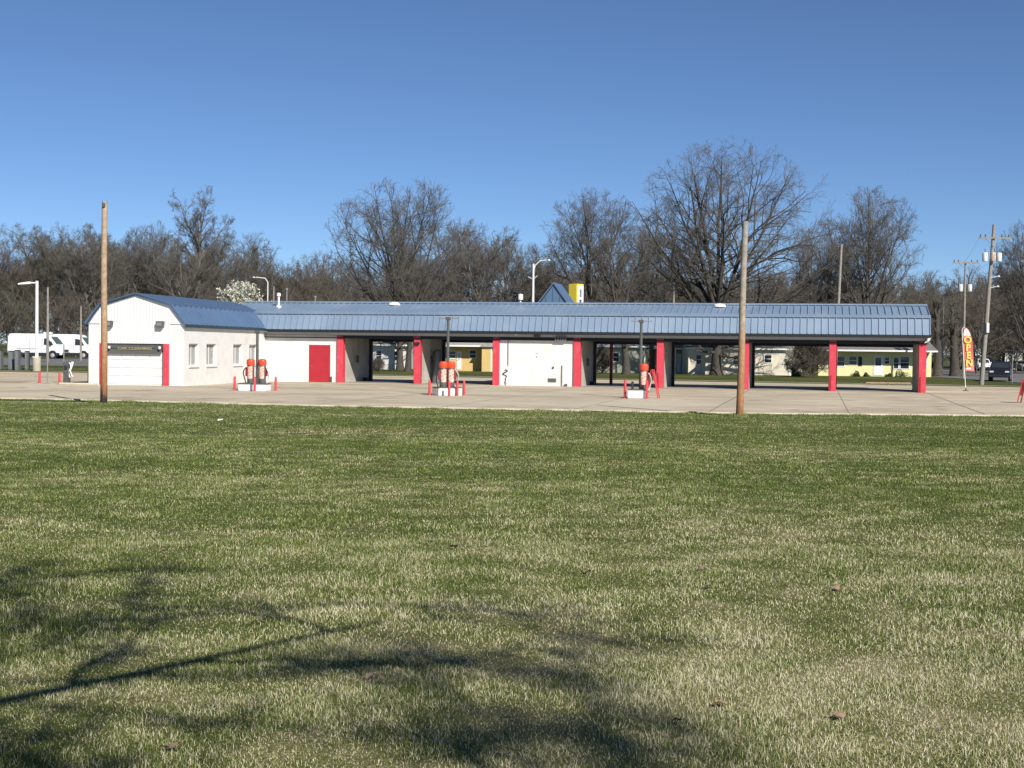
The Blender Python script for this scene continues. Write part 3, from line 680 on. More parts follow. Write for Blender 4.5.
# white parking lot lamp
x = X(36.5, 108); lp = thing('parking_light', 'white parking lot lamp on a tan concrete footing', 'light pole', (x, 108, g(x, 108)), 0)
MB().lathe([(.30, 0), (.30, 1.0), (.27, 1.04)], 16).build('concrete_footing', mat('tan_concrete', (.40, .36, .28), .9, .1, 3), lp, True)
MB().rbox(-.26, .26, -.26, .26, 1.042, 1.12, .02).build('base_plate', M['white_pole'], lp)
MB().tube([(0, 0, 1.12), (0, 0, 6.95)], [.13, .11], 12).build('pole', M['white_pole'], lp, True)
a = MB().tube([(0, 0, 6.80), (-.5, 0, 6.80)], .05, 8).build('arm', M['white_pole'], lp)
MB().add([(-1.42, -.22, 6.66), (-.5, -.22, 6.72), (-.5, .22, 6.72), (-1.42, .22, 6.66), (-1.36, -.18, 6.76), (-.5, -.18, 6.90), (-.5, .18, 6.90), (-1.36, .18, 6.76)],
         [(0,3,2,1), (4,5,6,7), (0,1,5,4), (1,2,6,5), (2,3,7,6), (3,0,4,7)]).build('lamp_head', M['white_pole'], lp)

# ------------------------------------------------------------------ wooden poles
def pole_mat(name, stops):
    m = mat(name, (1, 1, 1), .82, .22, 7, bump=.5, bscale=18); nt = m.node_tree
    mx = [n for n in nt.nodes if n.type == 'MIX'][0]
    tc = [n for n in nt.nodes if n.type == 'TEX_COORD'][0]
    mp = nt.nodes.new('ShaderNodeMapping'); mp.inputs['Scale'].default_value = (7, 7, .5); nt.links.new(tc.outputs['Object'], mp.inputs['Vector'])
    nz = nt.nodes.new('ShaderNodeTexNoise'); nz.inputs['Scale'].default_value = 1.0; nz.inputs['Detail'].default_value = 6; nt.links.new(mp.outputs[0], nz.inputs['Vector'])
    sp = nt.nodes.new('ShaderNodeSeparateXYZ'); nt.links.new(tc.outputs['Object'], sp.inputs[0])
    ad = nt.nodes.new('ShaderNodeMath'); ad.operation = 'MULTIPLY_ADD'; nt.links.new(nz.outputs['Fac'], ad.inputs[0]); ad.inputs[1].default_value = 1.6
    nt.links.new(sp.outputs['Z'], ad.inputs[2])
    mr = nt.nodes.new('ShaderNodeMapRange'); mr.inputs['From Min'].default_value = .8; mr.inputs['From Max'].default_value = 8.8; nt.links.new(ad.outputs[0], mr.inputs['Value'])
    r = nt.nodes.new('ShaderNodeValToRGB'); nt.links.new(mr.outputs[0], r.inputs[0])
    r.color_ramp.elements[0].position = stops[0][0]; r.color_ramp.elements[0].color = (*stops[0][1], 1)
    r.color_ramp.elements[1].position = stops[-1][0]; r.color_ramp.elements[1].color = (*stops[-1][1], 1)
    for p, c in stops[1:-1]: e = r.color_ramp.elements.new(p); e.color = (*c, 1)
    nt.links.new(r.outputs[0], mx.inputs[6])
    return m
pm1 = pole_mat('creosoted_pole', [(0, (.022, .018, .015)), (.05, (.03, .022, .018)), (.085, (.24, .10, .04)), (.20, (.34, .17, .075)), (.40, (.38, .25, .155)), (1, (.40, .30, .21))])
pm2 = pole_mat('greyed_pole', [(0, (.15, .075, .035)), (.08, (.33, .16, .07)), (.30, (.36, .21, .11)), (.42, (.36, .29, .21)), (1, (.27, .26, .235))])
def wood_pole(px, Z, h, r0, r1, label, m, leanx=0, group=None):
    x = X(px, Z); t = thing('wooden_pole', label, 'pole', (x, Z, g(x, Z)-.05), 0, group)
    pts = [(leanx*s + .012*math.sin(s*7), 0, h*s) for s in np.linspace(0, 1, 12)]
    MB().tube(pts, [r0 + (r1-r0)*s for s in np.linspace(0, 1, 12)], 16).build('shaft', m, t, True)
    return t
p = wood_pole(103.6, 55.0, 8.0, 0.138, .105, 'brown wooden pole with blackened foot before the garage', pm1)
MB().rbox(-.06, .06, -.16, -.10, 7.75, 7.93, .02).build('bracket', M['grey_dark'], p)
p = wood_pole(740, 51.6, 7.22, .138, .108, 'grey topped wooden pole with orange foot before the fifth bay', pm2, .10)

# ------------------------------------------------------------------ background poles
def util_pole(px, Z, h, label, lean=0, arms=True, cans=3, r=.17, adrop=1.15):
    x = X(px, Z); t = thing('utility_pole', label, 'utility pole', (x, Z, g(x, Z)-.05), 0)
    MB().tube([(0, 0, 0), (lean*.5, 0, h*.5), (lean, 0, h)], [r, r*.85, r*.65], 12).build('shaft', M['wood_pole_grey'], t, True)
    if arms:
        L = 1.25; z = h - adrop
        a = MB().box(lean-L, lean+L, -.28, -.17, z, z+.13).build('crossarm', M['wood_pole_grey'], t)
        for k in (-1.15, -.75, .55, 1.1):
            MB().lathe([(.05, 0), (.07, .06), (.04, .12), (.06, .18), (.02, .22)], 8, (lean+k, -.22, z+.131)).build('insulator', M['grey_dark'], a)
        MB().tube([(lean-.75, -.23, z), (lean-.05, -.2, z-.6)], .02, 6).tube([(lean+.75, -.23, z), (lean+.05, -.2, z-.6)], .02, 6).build('brace', M['steel'], a)
    zc = h - 2.95
    xs = {3: (-.56, .0, .56), 2: (-.45, .45), 0: ()}[cans]
    for k, dx in enumerate(xs):
        MB().lathe([(.02, -.02), (.20, 0), (.215, .05), (.215, .62), (.19, .68), (.03, .72)], 12, (lean*.8+dx, -.36 if cans == 3 and k == 1 else -.1, zc)).build('transformer', M['drum'] if k != 1 or cans == 2 else mat('rusty_drum', (.5, .38, .30), .6, .3, 6), t, True)
        MB().tube([(lean*.8+dx, -.1, zc+.7), (lean*.8+dx, -.1, zc+1.0)], .03, 6).build('bushing', M['grey_dark'], t)
    return t
pw = util_pole(981.5, 112, 12.85, 'leaning utility pole with crossarm and three drum transformers', .76, True, 3, .19)
for zz, l in ((8.6, .55), (7.8, .5)):
    MB().tube([(.5, -.1, zz), (.5+l, -.3, zz+.1)], .03, 6).lathe([(.10, .0), (.13, .04), (.05, .12)], 8, (.55+l, -.3, zz+.05)).build('street_lamp_head', M['white_pole'], pw)
MB().rbox(.20, .42, -.36, -.16, 4.2, 5.0, .02).build('meter_box', M['drum'], pw)
util_pole(963, 138, 11.6, 'straight utility pole with crossarm and two drums behind the flag', 0, True, 2, .13, .2)
util_pole(834.6, 118, 11.6, 'dark topped wooden pole against the right hand bare trees', .38, False, 0, .15)
util_pole(672.5, 140, 9.3, 'short pole top seen over roof before the great oak', 0, False, 0, .13)
util_pole(47.3, 128, 6.9, 'grey wooden pole behind the white vans near the lamp', 0, False, 0, .13)
util_pole(80.5, 135, 5.3, 'short pale pole behind the second white van', 0, False, 0, .11)
util_pole(273, 140, 8.1, 'thin pole standing right of the white blossom tree', 0, False, 0, .10)
util_pole(942, 160, 8.6, 'short pole beside the pruned trunks', 0, False, 0, .12)
# cobra head street lamp behind the wash
x = X(532, 118); t = thing('street_lamp', 'pale cobra head street lamp behind the blue roof', 'street lamp', (x, 118, 0))
MB().tube([(0, 0, 0), (0, 0, 9.6)], [.14, .09], 12).build('pole', M['drum'], t, True)
MB().tube([(0, 0, 9.0), (.18, 0, 9.5), (.55, 0, 9.85), (1.1, 0, 9.92)], .045, 8).build('arm', M['drum'], t, True)
MB().lathe([(.02, -.08), (.11, -.05), (.14, 0), (.07, .08), (.01, .1)], 10, (1.3, 0, 9.9)).build('lamp_head', M['white_pole'], t, True)
MB().tube([(-.45, 0, 8.5), (.0, 0, 8.3), (.35, 0, 8.6)], .03, 6).build('bracket', M['drum'], t)
# white cobra lamp near the blossom tree and by the right trees
x = X(253, 150); t = thing('street_lamp', 'street lamp reaching over the white blossom tree', 'street lamp', (x, 150, g(x, 150)))
MB().tube([(1.5, 0, 0), (1.5, 0, 8.7), (1.2, 0, 9.1), (.2, 0, 9.2)], .06, 8).build('pole', M['drum'], t, True)
MB().lathe([(.02, -.06), (.16, -.03), (.17, .02), (.02, .09)], 10, (0, 0, 9.18)).build('lamp_head', M['white_pole'], t, True)

def wire(p, q, sag, label, r=.007):
    p = Vector(p); q = Vector(q); pts = []
    for s in np.linspace(0, 1, 24):
        v = p.lerp(q, s); v.z -= sag*4*s*(1-s); pts.append(v)
    o = MB().tube(pts, r, 5).build('overhead_wire', M['wire']); return tag(o, label, 'wire', 'overhead wires on the right')
xp = X(981.5, 112) + .76; xq = X(963, 138); xr_ = X(838.5, 118)
wire((xp-1.15, 111.8, 11.9), (xq-1.15, 137.8, 10.7), .5, 'upper wire running between the two crossarms, left side')
wire((xp+1.1, 111.8, 11.9), (xq+1.1, 137.8, 10.7), .5, 'upper wire running between the two crossarms, right side')
wire((xp-.2, 112, 7.9), (xr_+.1, 118, 8.0), .9, 'lower wire sagging from the leaning pole toward the dark topped pole')
wire((xp-.2, 112, 7.6), (xp+20, 105, 7.4), .6, 'wire leaving the leaning pole toward the right picture edge')
wire((xp+1.1, 111.8, 11.9), (xp+30, 95, 11.9), .5, 'top wire leaving the crossarm toward the right picture edge')

# ------------------------------------------------------------------ feather flag
x = X(966, 91.2); fl = thing('feather_flag', 'tall red feather flag reading OPEN in yellow letters', 'flag', (x, 91.2, .03), R(-8))
pts = [(-.33*s, 0, 4.1*s) for s in np.linspace(0, .93, 10)] + [(-.30, 0, 4.03), (-.22, 0, 4.14), (-.15, 0, 4.17)]
MB().tube(pts, .022, 8).build('pole', M['white_pole'], fl, True)
MB().lathe([(.20, 0), (.20, .03), (.05, .06), (.04, .2)], 10).build('base', M['grey_dark'], fl)
n = 26; L = []
for k in range(n+1):
    s = k/n; z = 1.30 + 2.84*s
    w = .58 if s < .55 else .58*math.sqrt(max(0, 1-((s-.55)/.45)**2))
    xl = -.33*z/4.1 + .015 + .16*s**9; shift = .02
    L.append((z, xl + shift*.6 , xl + shift + max(w, .015)))
def flag_mesh(z0, z1, ins=0, yo=0):
    vs = []; fs = []; rows = [r for r in L if z0-1e-6 <= r[0] <= z1+1e-6]; m = 7
    for z, a, b in rows:
        for j in range(m):
            u = j/(m-1); xx = a+ins + (b-a-2*ins)*u
            vs.append((xx, .05*math.sin(u*4 + z*2.2)*u - .03 + yo, z))
    for i in range(len(rows)-1):
        for j in range(m-1): fs.append((i*m+j, i*m+j+1, (i+1)*m+j+1, (i+1)*m+j))
    nv = len(vs); vs2 = [(x_, y_+.006, z_) for x_, y_, z_ in vs]
    return MB().add(vs + vs2, fs + [tuple(v+nv for v in reversed(f)) for f in fs])
cl = flag_mesh(1.2, 4.2).build('cloth', M['flag_red'], fl)
flag_mesh(3.55, 4.2, .03, -.010).build('white_print', M['flag_white'], cl)
flag_mesh(1.38, 1.62, .10, -.010).build('white_print', M['flag_white'], cl)
for k, chh in enumerate('OPEN'):
    z = 3.30 - k*.50
    text_part('letter', chh, .60, M['letter_yellow'], cl, (.29 - .33*z/4.1 + .02, -.095, z), (R(90), 0, R(2)), .012, .95)

# ------------------------------------------------------------------ yellow sign behind the roof
x = X(575, 116); ys = thing('pylon_sign', 'yellow box sign with pale printed face above the roof', 'sign', (x, 116, 0), R(-42))
MB().rbox(-.45, .45, -.44, .44, 5.4, 7.85, .03).build('sign_box', M['yellow_sign'], ys)
fc = MB().box(.453, .47, -.37, .37, 5.5, 7.72).build('face', M['flag_white'], ys)
f2 = MB().box(-.40, .40, -.47, -.443, 5.5, 7.75).build('face', M['yellow_sign'], ys)
MB().box(.473, .48, -.13, .13, 6.75, 7.4).build('print', M['steel'], fc); MB().box(.473, .482, -.15, .12, 6.1, 6.55).build('print', M['purple'], fc)
MB().tube([(0, 0, 0), (0, 0, 5.4)], .16, 12).build('post', M['steel'], ys)
# street sign post right
x = X(1012, 118); o = thing('sign_post', 'thin grey sign post in front of the dark car', 'sign post', (x, 118, 0), R(80))
MB().tube([(0, 0, 0), (0, 0, 3.1)], .045, 8).build('post', M['steel'], o)
MB().box(-.22, .22, -.06, -.047, 2.5, 3.1).build('plate', M['steel'], o)
# rail behind the right hand bay
x = X(888, 103); o = thing('low_rail', 'low brown timber rail behind the last bay', 'rail', (x, 103, .03))
MB().rbox(-1.65, 1.65, -.14, .14, .16, .26, .02).build('board', M['wood_pole'], o)
for k in (-1.4, 0, 1.4): MB().box(k-.05, k+.05, -.05, .05, 0, .158).build('leg', M['wood_pole_grey'], o)

# ------------------------------------------------------------------ vehicles
def loft(sections, n_close=True):   # sections: list of rings (same length) of points, capped
    vs = []; fs = []; m = len(sections[0])
    for s in sections: vs += s
    for i in range(len(sections)-1):
        for j in range(m): fs.append((i*m+j, i*m+(j+1) % m, (i+1)*m+(j+1) % m, (i+1)*m+j))
    fs.append(tuple(range(m-1, -1, -1))); fs.append(tuple((len(sections)-1)*m+j for j in range(m)))
    return vs, fs
def wheel(parent, x, y, r, w=.22):
    wl = MB().tube([(x, y-w/2, r), (x, y-w/2+.03, r), (x, y+w/2-.03, r), (x, y+w/2, r)], [r*.92, r, r, r*.92], 20).build('wheel', M['tyre'], parent, True)
    s = -1 if y < 0 else 1
    MB().tube([(x, y+s*(w/2+.002), r), (x, y+s*(w/2+.02), r)], [r*.66, r*.58], 16).build('rim', M['rim'], wl, True)
    return wl
def bodyprof(prof, hwf, inset=0):   # side profile (x,z) ring swept across the width; hwf(z) half width
    n = len(prof)
    secs = []
    for f, sh in ((-1, .965), (-.93, 1.0), (.93, 1.0), (1, .965)):
        cx = sum(p[0] for p in prof)/n; cz = sum(p[1] for p in prof)/n
        secs.append([(cx+(x-cx)*(sh if abs(f) == 1 else 1)*1.0, f*hwf(z), cz+(z-cz)*(sh if abs(f) == 1 else 1)) for x, z in prof])
    return loft(secs)
def van(px, Z, rz, label):
    x = X(px, Z); t = thing('white_van', label, 'van', (x, Z, g(x, Z)+.035), rz, 'white vans parked beyond the street')
    prof = [(-2.95, .45), (-3.0, .9), (-2.97, 2.2), (-2.85, 2.52), (-2.6, 2.58), (1.0, 2.58), (1.35, 2.50), (1.6, 2.32), (2.28, 1.50), (2.80, 1.28), (2.95, 1.05), (3.0, .55), (2.9, .38)]
    hwf = lambda z: 1.0 - max(0, z-1.1)*.10
    v, f = bodyprof(prof, hwf); b = MB().add(v, f).build('body', M['van_white'], t)
    for y in (-1.02, 1.02):
        s = 1 if y > 0 else -1
        MB().box(-2.9, 2.7, s*.985 if s > 0 else -1.03, 1.03 if s > 0 else -.985, .36, .62).build('sill_cladding', M['black_plastic'], t)
        MB().box(-1.9, .2, s*1.003 if s > 0 else -1.02, 1.02 if s > 0 else -1.003, .98, 1.04).build('side_moulding', M['steel'], t)
        # cab window follows the sloping side
        pw = [(.98, 1.42), (2.02, 1.42), (1.92, 1.58), (1.42, 2.05), (.98, 2.12)]
        vs = [(a, s*(hwf(c)+.004), c) for a, c in pw] + [(a, s*(hwf(c)+.016), c) for a, c in pw]
        k = len(pw); MB().add(vs, [tuple(range(k)), tuple(range(2*k-1, k-1, -1))] + [(i, (i+1) % k, (i+1) % k+k, i+k) for i in range(k)]).build('side_window', M['glass'], t)
        MB().rbox(1.72, 1.90, s*1.13-.10, s*1.13+.10, 1.42, 1.78, .03).build('mirror', M['black_plastic'], t)
        MB().rbox(2.62, 2.90, s*.72-.17, s*.72+.17, .98, 1.20, .04).build('headlight', M['headlight'], t)
        for xx in (-1.78, 1.95): wheel(t, xx, s*.90, .36, .24)
        for xx in (-1.78, 1.95): MB().tube([(xx, s*.978, .40), (xx, s*1.036, .40)], .47, 20).build('wheel_arch', M['black_plastic'], t)
        MB().box(.86, .875, s*.99 if s > 0 else -1.012, 1.012 if s > 0 else -.99, .62, 2.1).box(-.55, -.535, s*.99 if s > 0 else -1.012, 1.012 if s > 0 else -.99, .62, 2.1).build('door_seam', M['steel'], t)
    # windscreen
    q = [(1.66, 2.26), (2.26, 1.54)]
    MB().add([(q[1][0]+.02, -.86, q[1][1]), (q[1][0]+.02, .86, q[1][1]), (q[0][0]+.02, .76, q[0][1]), (q[0][0]+.02, -.76, q[0][1]),
              (q[1][0]+.03, -.86, q[1][1]+.012), (q[1][0]+.03, .86, q[1][1]+.012), (q[0][0]+.03, .76, q[0][1]+.012), (q[0][0]+.03, -.76, q[0][1]+.012)],
             [(0,3,2,1), (4,5,6,7), (0,1,5,4), (1,2,6,5), (2,3,7,6), (3,0,4,7)]).build('windscreen', mat('greenish_windscreen', (.08, .12, .10), .08, .1), t)
    MB().rbox(2.85, 3.06, -.93, .93, .32, .66, .05).build('bumper', M['black_plastic'], t)
    MB().rbox(2.97, 3.03, -.5, .5, .72, .95, .02).build('grille', M['black_plastic'], t)
    return t
v1 = van(38.5, 146, R(-6), 'nearer white cargo van on the left, parked side on')
v2 = van(69.5, 149.8, R(-6), 'farther white cargo van, partly hidden by the garage')
o = MB().rbox(-.4, .4, -.3, .3, 2.60, 2.78, .04).build('roof_vent', M['van_white'], v2); o.location.x = -2.4

def car(name, px, Z, rz, label, paint, suv=True, z=.032):
    x = X(px, Z); t = thing(name, label, 'car', (x, Z, g(x, Z)+z), rz)
    if suv: prof = [(-2.3, .45), (-2.42, .8), (-2.38, 1.15), (-2.2, 1.66), (-1.9, 1.76), (.1, 1.78), (.55, 1.66), (1.15, 1.18), (2.15, 1.06), (2.38, .88), (2.42, .5), (2.3, .34)]
    else: prof = [(-2.2, .4), (-2.3, .75), (-2.1, .98), (-1.5, 1.02), (-.9, 1.40), (-.4, 1.46), (.3, 1.42), (1.0, 1.0), (1.95, .86), (2.2, .68), (2.25, .42), (2.1, .28)]
    hwf = lambda zz: .94 - max(0, zz-1.0)*.24
    v, f = bodyprof(prof, hwf); MB().add(v, f).build('body', paint, t)
    top = 1.62 if suv else 1.36; bot = 1.16 if suv else .98
    xa, xb = (-2.05, .95) if suv else (-1.35, .85)
    for s in (-1, 1):
        pw = [(xa, bot), (xb, bot), (xb-.52, top), (xa+.22, top)]
        vs = [(a, s*(hwf(c)+.003), c) for a, c in pw] + [(a, s*(hwf(c)+.014), c) for a, c in pw]
        MB().add(vs, [(0,1,2,3), (7,6,5,4), (0,1,5,4), (1,2,6,5), (2,3,7,6), (3,0,4,7)]).build('side_window', M['glass'], t)
        for xx in (-1.42, 1.45): wheel(t, xx, s*.84, .36 if suv else .32, .22)
        MB().rbox(2.18, 2.41, s*.66-.2, s*.66+.2, .76 if suv else .60, .93 if suv else .74, .03).build('headlight', M['headlight'], t)
        MB().rbox(-2.44, -2.3, s*.74-.12, s*.74+.12, .85 if suv else .7, 1.10 if suv else .86, .03).build('tail_light', M['door_red'], t)
        MB().rbox(.72, .9, s*1.03-.09, s*1.03+.09, 1.10 if suv else .95, 1.28 if suv else 1.1, .03).build('mirror', paint, t)
    fx = [(1.12, 1.20), (.60, 1.63)] if suv else [(.98, 1.03), (.36, 1.39)]
    rx_ = [(-2.36, 1.20), (-2.22, 1.60)] if suv else [(-1.46, 1.06), (-.95, 1.37)]
    for nm, qq, o_ in (('windscreen', fx, .02), ('rear_window', rx_, -.02)):
        (x0, z0), (x1, z1) = qq
        MB().add([(x0+o_, -.78, z0), (x0+o_, .78, z0), (x1+o_, .66, z1), (x1+o_, -.66, z1), (x0+o_*1.8, -.78, z0+.012), (x0+o_*1.8, .78, z0+.012), (x1+o_*1.8, .66, z1+.012), (x1+o_*1.8, -.66, z1+.012)],
                 [(0,3,2,1), (4,5,6,7), (0,1,5,4), (1,2,6,5), (2,3,7,6), (3,0,4,7)]).build(nm, M['glass'], t)
    MB().rbox(2.3, 2.5, -.9, .9, .36, .58, .05).build('bumper', M['black_plastic'], t)
    MB().rbox(-2.5, -2.3, -.9, .9, .40, .62, .05).build('bumper', M['black_plastic'], t)
    return t
car('dark_suv', 1000.5, 128, R(-112), 'black sport utility car on the street at right', M['car_black'], True)
car('white_car', 982.5, 205, R(-100), 'distant white car beyond the leaning utility pole', M['van_white'], True)
car('silver_car', 1019, 215, R(-75), 'distant pale car at the far right picture edge', M['van_white'], False)

# ------------------------------------------------------------------ houses
def house(name, label, px0, px1, Z, dep, eave, ridge, wallm, roofm, openings, over=.45, rz=0, side=.35):
    xa, xb = X(px0, Z), X(px1, Z); w = xb-xa; cx = (xa+xb)/2
    t = thing(name, label, 'house', (cx, Z, g(cx, Z)), rz)
    ym = dep/2; sl = (ridge-eave)/(ym+over); eave = eave + over*sl
    MB().box(-w/2, w/2, 0, dep, 0, eave).build('wall', wallm, t)
    MB().prismx([(-over, eave-over*sl), (ym, ridge), (dep+over, eave-over*sl), (dep+over, eave-over*sl+.14), (ym, ridge+.16), (-over, eave-over*sl+.14)], -w/2-side, w/2+side).build('roof', roofm, t)
    for s in (-1, 1):
        MB().add([(s*w/2, .003, eave), (s*w/2, dep-.003, eave), (s*w/2, ym, ridge-.02), (s*(w/2-.08), .003, eave), (s*(w/2-.08), dep-.003, eave), (s*(w/2-.08), ym, ridge-.02)],
                 [(0,1,2), (3,5,4), (0,3,4,1), (1,4,5,2), (2,5,3,0)]).build('gable', wallm, t)
    MB().box(-w/2-side-.01, w/2+side+.01, -over-.03, -over-.003, eave-over*sl-.02, eave-over*sl+.13).build('fascia', M['house_trim'], t)
    for kind, a, b, z0, z1 in openings:
        x0, x1 = X(a, Z)-cx, X(b, Z)-cx
        if kind == 'window':
            fr = MB().box(x0-.08, x0, -.05, -.003, z0-.08, z1+.08).box(x1, x1+.08, -.05, -.003, z0-.08, z1+.08).box(x0, x1, -.05, -.003, z1, z1+.08).box(x0, x1, -.05, -.003, z0-.08, z0).box(x0, x1, -.04, -.003, (z0+z1)/2-.03, (z0+z1)/2+.03).build('window', M['house_trim'], t)
            MB().box(x0, x1, -.02, -.004, z0, z1).build('pane', M['glass'], fr)
        elif kind == 'shutter':
            MB().box(x0, x1, -.04, -.003, z0, z1).build('shutter', M['dark'], t)
        elif kind == 'door':
            dd = MB().rbox(x0, x1, -.06, -.003, z0, z1, .01).build('door', M['house_trim'], t)
            MB().box(x0+.2, x1-.2, -.075, -.061, z0+1.0, z1-.25).build('pane', M['glass'], dd)
            MB().rbox(x0+.07, x0+.13, -.12, -.061, z0+.95, z0+1.05, .01).build('handle', M['steel'], dd)
        elif kind == 'post':
            MB().box(x0, x1, -over+.05, -over+.17, 0, eave-over*sl-.01).build('porch_post', M['house_trim'], t)
        elif kind == 'corner':
            MB().box(x0, x1, -.03, -.003, 0, eave).build('corner_board', M['house_trim'], t)
    return t, cx
def zh(py, px, Z): return EYE - (py - (349 + (px-512)*.0119))*Z/F
Z = 146.5
house('ranch_house', 'pale yellow ranch house with white door seen through last bay', 818, 931, Z, 8, 2.62, 4.4, M['yellow_siding'], M['shingle'],
      [('window', 836, 844, 1.05, 2.0), ('window', 849, 856, 1.2, 2.05), ('shutter', 858, 861.5, 1.05, 2.05), ('door', 873, 882.5, .12, 2.2), ('window', 884.5, 888.5, 1.35, 2.0), ('window', 893.5, 898, .85, 2.0), ('window', 900, 908.5, .85, 2.1), ('window', 920, 926, 1.1, 2.0)], 1.75, 0, .12)
Z = 145.5
house('cream_house', 'cream sided house behind the great oak trunk', 688, 791, Z, 8, 2.66, 4.1, M['cream_siding'], M['shingle'],
      [('window', 764.2, 771, zh(362.5, 767, Z), zh(355.3, 767, Z)), ('window', 733, 737.5, 1.1, 2.0), ('window', 696, 701, 1.1, 2.0), ('corner', 788.8, 790.9, 0, 0)], .40)
Z = 149
house('sage_house', 'grey green house with white framed window pair behind fourth bay', 594, 645, Z, 7.5, 2.75, 4.3, M['sage_siding'], M['shingle_pale'],
      [('window', 613, 618.4, zh(361.3, 616, Z), zh(353, 616, Z)), ('window', 623, 628, zh(361.3, 626, Z), zh(353, 626, Z)), ('corner', 643.6, 644.9, 0, 0)], .40)
house('porch_house', 'grey house with shaded porch left of the cream house', 655, 686, 151, 7, 2.6, 4.0, M['sage_siding'], M['shingle_pale'],
      [('window', 662, 667, .9, 1.9), ('door', 676.5, 680.5, .1, 2.1), ('post', 680.8, 682, 0, 0), ('post', 673, 674, 0, 0)], 1.5)
Z = 149
th, cx = house('ochre_house', 'ochre yellow house with front wing behind second bay', 440, 493, Z, 8, 2.62, 4.4, M['ochre_siding'], M['shingle_pale'],
      [('window', 448.5, 455, zh(358, 452, Z), zh(351.5, 452, Z)), ('window', 469.3, 475.5, zh(357.7, 472, Z), zh(350.5, 472, Z)), ('door', 456.5, 461, .15, 2.1)], 1.5)
w0, w1 = X(481.5, Z-1.8)-cx, X(491.5, Z-1.8)-cx
wg = MB().box(w0, w1, -1.8, -.003, 0, 2.72).build('front_wing', M['ochre_siding'], th)
MB().prism([(w0-.25, 2.60), (w1+.25, 2.60), ((w0+w1)/2, 3.35)], -2.1, .6).build('wing_roof', M['shingle_pale'], wg)
MB().box(w1-.12, w1+.02, -1.83, -1.803, 0, 2.6).build('corner_board', M['house_trim'], wg)
house('white_house', 'white sided house seen through the first open bay', 366, 408, 153, 8, 2.6, 4.3, M['white_siding'], M['shingle'],
      [('window', 376, 381, 1.0, 2.0), ('window', 394, 398, 1.0, 2.0)], .4)
house('pale_house', 'small white house far behind the dark car', 1003, 1022, 232, 8, 3.1, 4.6, M['white_siding'], M['shingle'], [('window', 1008, 1011, 1.0, 2.0)], .4)

# ------------------------------------------------------------------ trees
def norm(v): return v/np.maximum(np.linalg.norm(v, axis=-1, keepdims=True), 1e-9)
def grow(st, d, ln, r0, r1, K, wob, trop, rng):
    n = len(st); P = np.zeros((n, K+1, 3)); P[:, 0] = st; d = norm(d.copy())
    for k in range(1, K+1):
        d = d + rng.normal(0, wob, (n, 3)); d[:, 2] += trop; d = norm(d)
        P[:, k] = P[:, k-1] + d*(ln/K)[:, None]
    t = np.linspace(0, 1, K+1)[None]
    return P, r0[:, None]*(1-t) + r1[:, None]*t
def spawn(P, Rr, n, tmin, tmax, alo, ahi, rng):
    m, K1, _ = P.shape; K = K1-1
    t = tmin + (tmax-tmin)*((np.arange(n)[None] + rng.random((m, n)))/n)
    f = t*K; i = np.minimum(f.astype(int), K-1); w = (f-i)[..., None]; r = np.arange(m)[:, None]
    p = P[r, i]*(1-w) + P[r, i+1]*w; T = norm(P[r, i+1]-P[r, i])
    rad = Rr[r, i]*(1-w[..., 0]) + Rr[r, i+1]*w[..., 0]
    q = rng.normal(0, 1, p.shape); q = norm(q - T*(q*T).sum(-1, keepdims=True))
    a = rng.uniform(alo, ahi, (m, n))[..., None]
    return p.reshape(-1, 3), (T*np.cos(a) + q*np.sin(a)).reshape(-1, 3), rad.reshape(-1), t.reshape(-1)
def raydist(p, d, c, a):
    p = (p-c)/a; d = norm(d)/a; A = (d*d).sum(-1); B = (p*d).sum(-1); C = (p*p).sum(-1)-1
    return np.maximum((-B + np.sqrt(np.maximum(B*B - A*C, 0)))/A, 0)
def tubes(P, Rr, S):
    n, K1, _ = P.shape; T = np.zeros_like(P)
    T[:, 1:-1] = P[:, 2:]-P[:, :-2]; T[:, 0] = P[:, 1]-P[:, 0]; T[:, -1] = P[:, -1]-P[:, -2]; T = norm(T)
    ref = np.where(np.abs(T[:, :1, 2:3]) > .9, np.array([1., 0, 0]), np.array([0, 0, 1.])); ref = np.broadcast_to(ref, T.shape)
    A = norm(np.cross(T, ref)); B = np.cross(T, A); w = 2*math.pi*np.arange(S)/S
    V = P[:, :, None] + (A[:, :, None]*np.cos(w)[None, None, :, None] + B[:, :, None]*np.sin(w)[None, None, :, None])*Rr[:, :, None, None]
    b = (np.arange(n)*K1*S)[:, None, None] + (np.arange(K1-1)*S)[None, :, None]; s = np.arange(S)[None, None]
    Q = np.stack([b+s, b+(s+1) % S, b+S+(s+1) % S, b+S+s], -1).reshape(-1, 4)
    return V.reshape(-1, 3), Q
def join(parts):
    V = []; Q = []; o = 0
    for v, q in parts: V.append(v); Q.append(q+o); o += len(v)
    return np.concatenate(V), np.concatenate(Q)
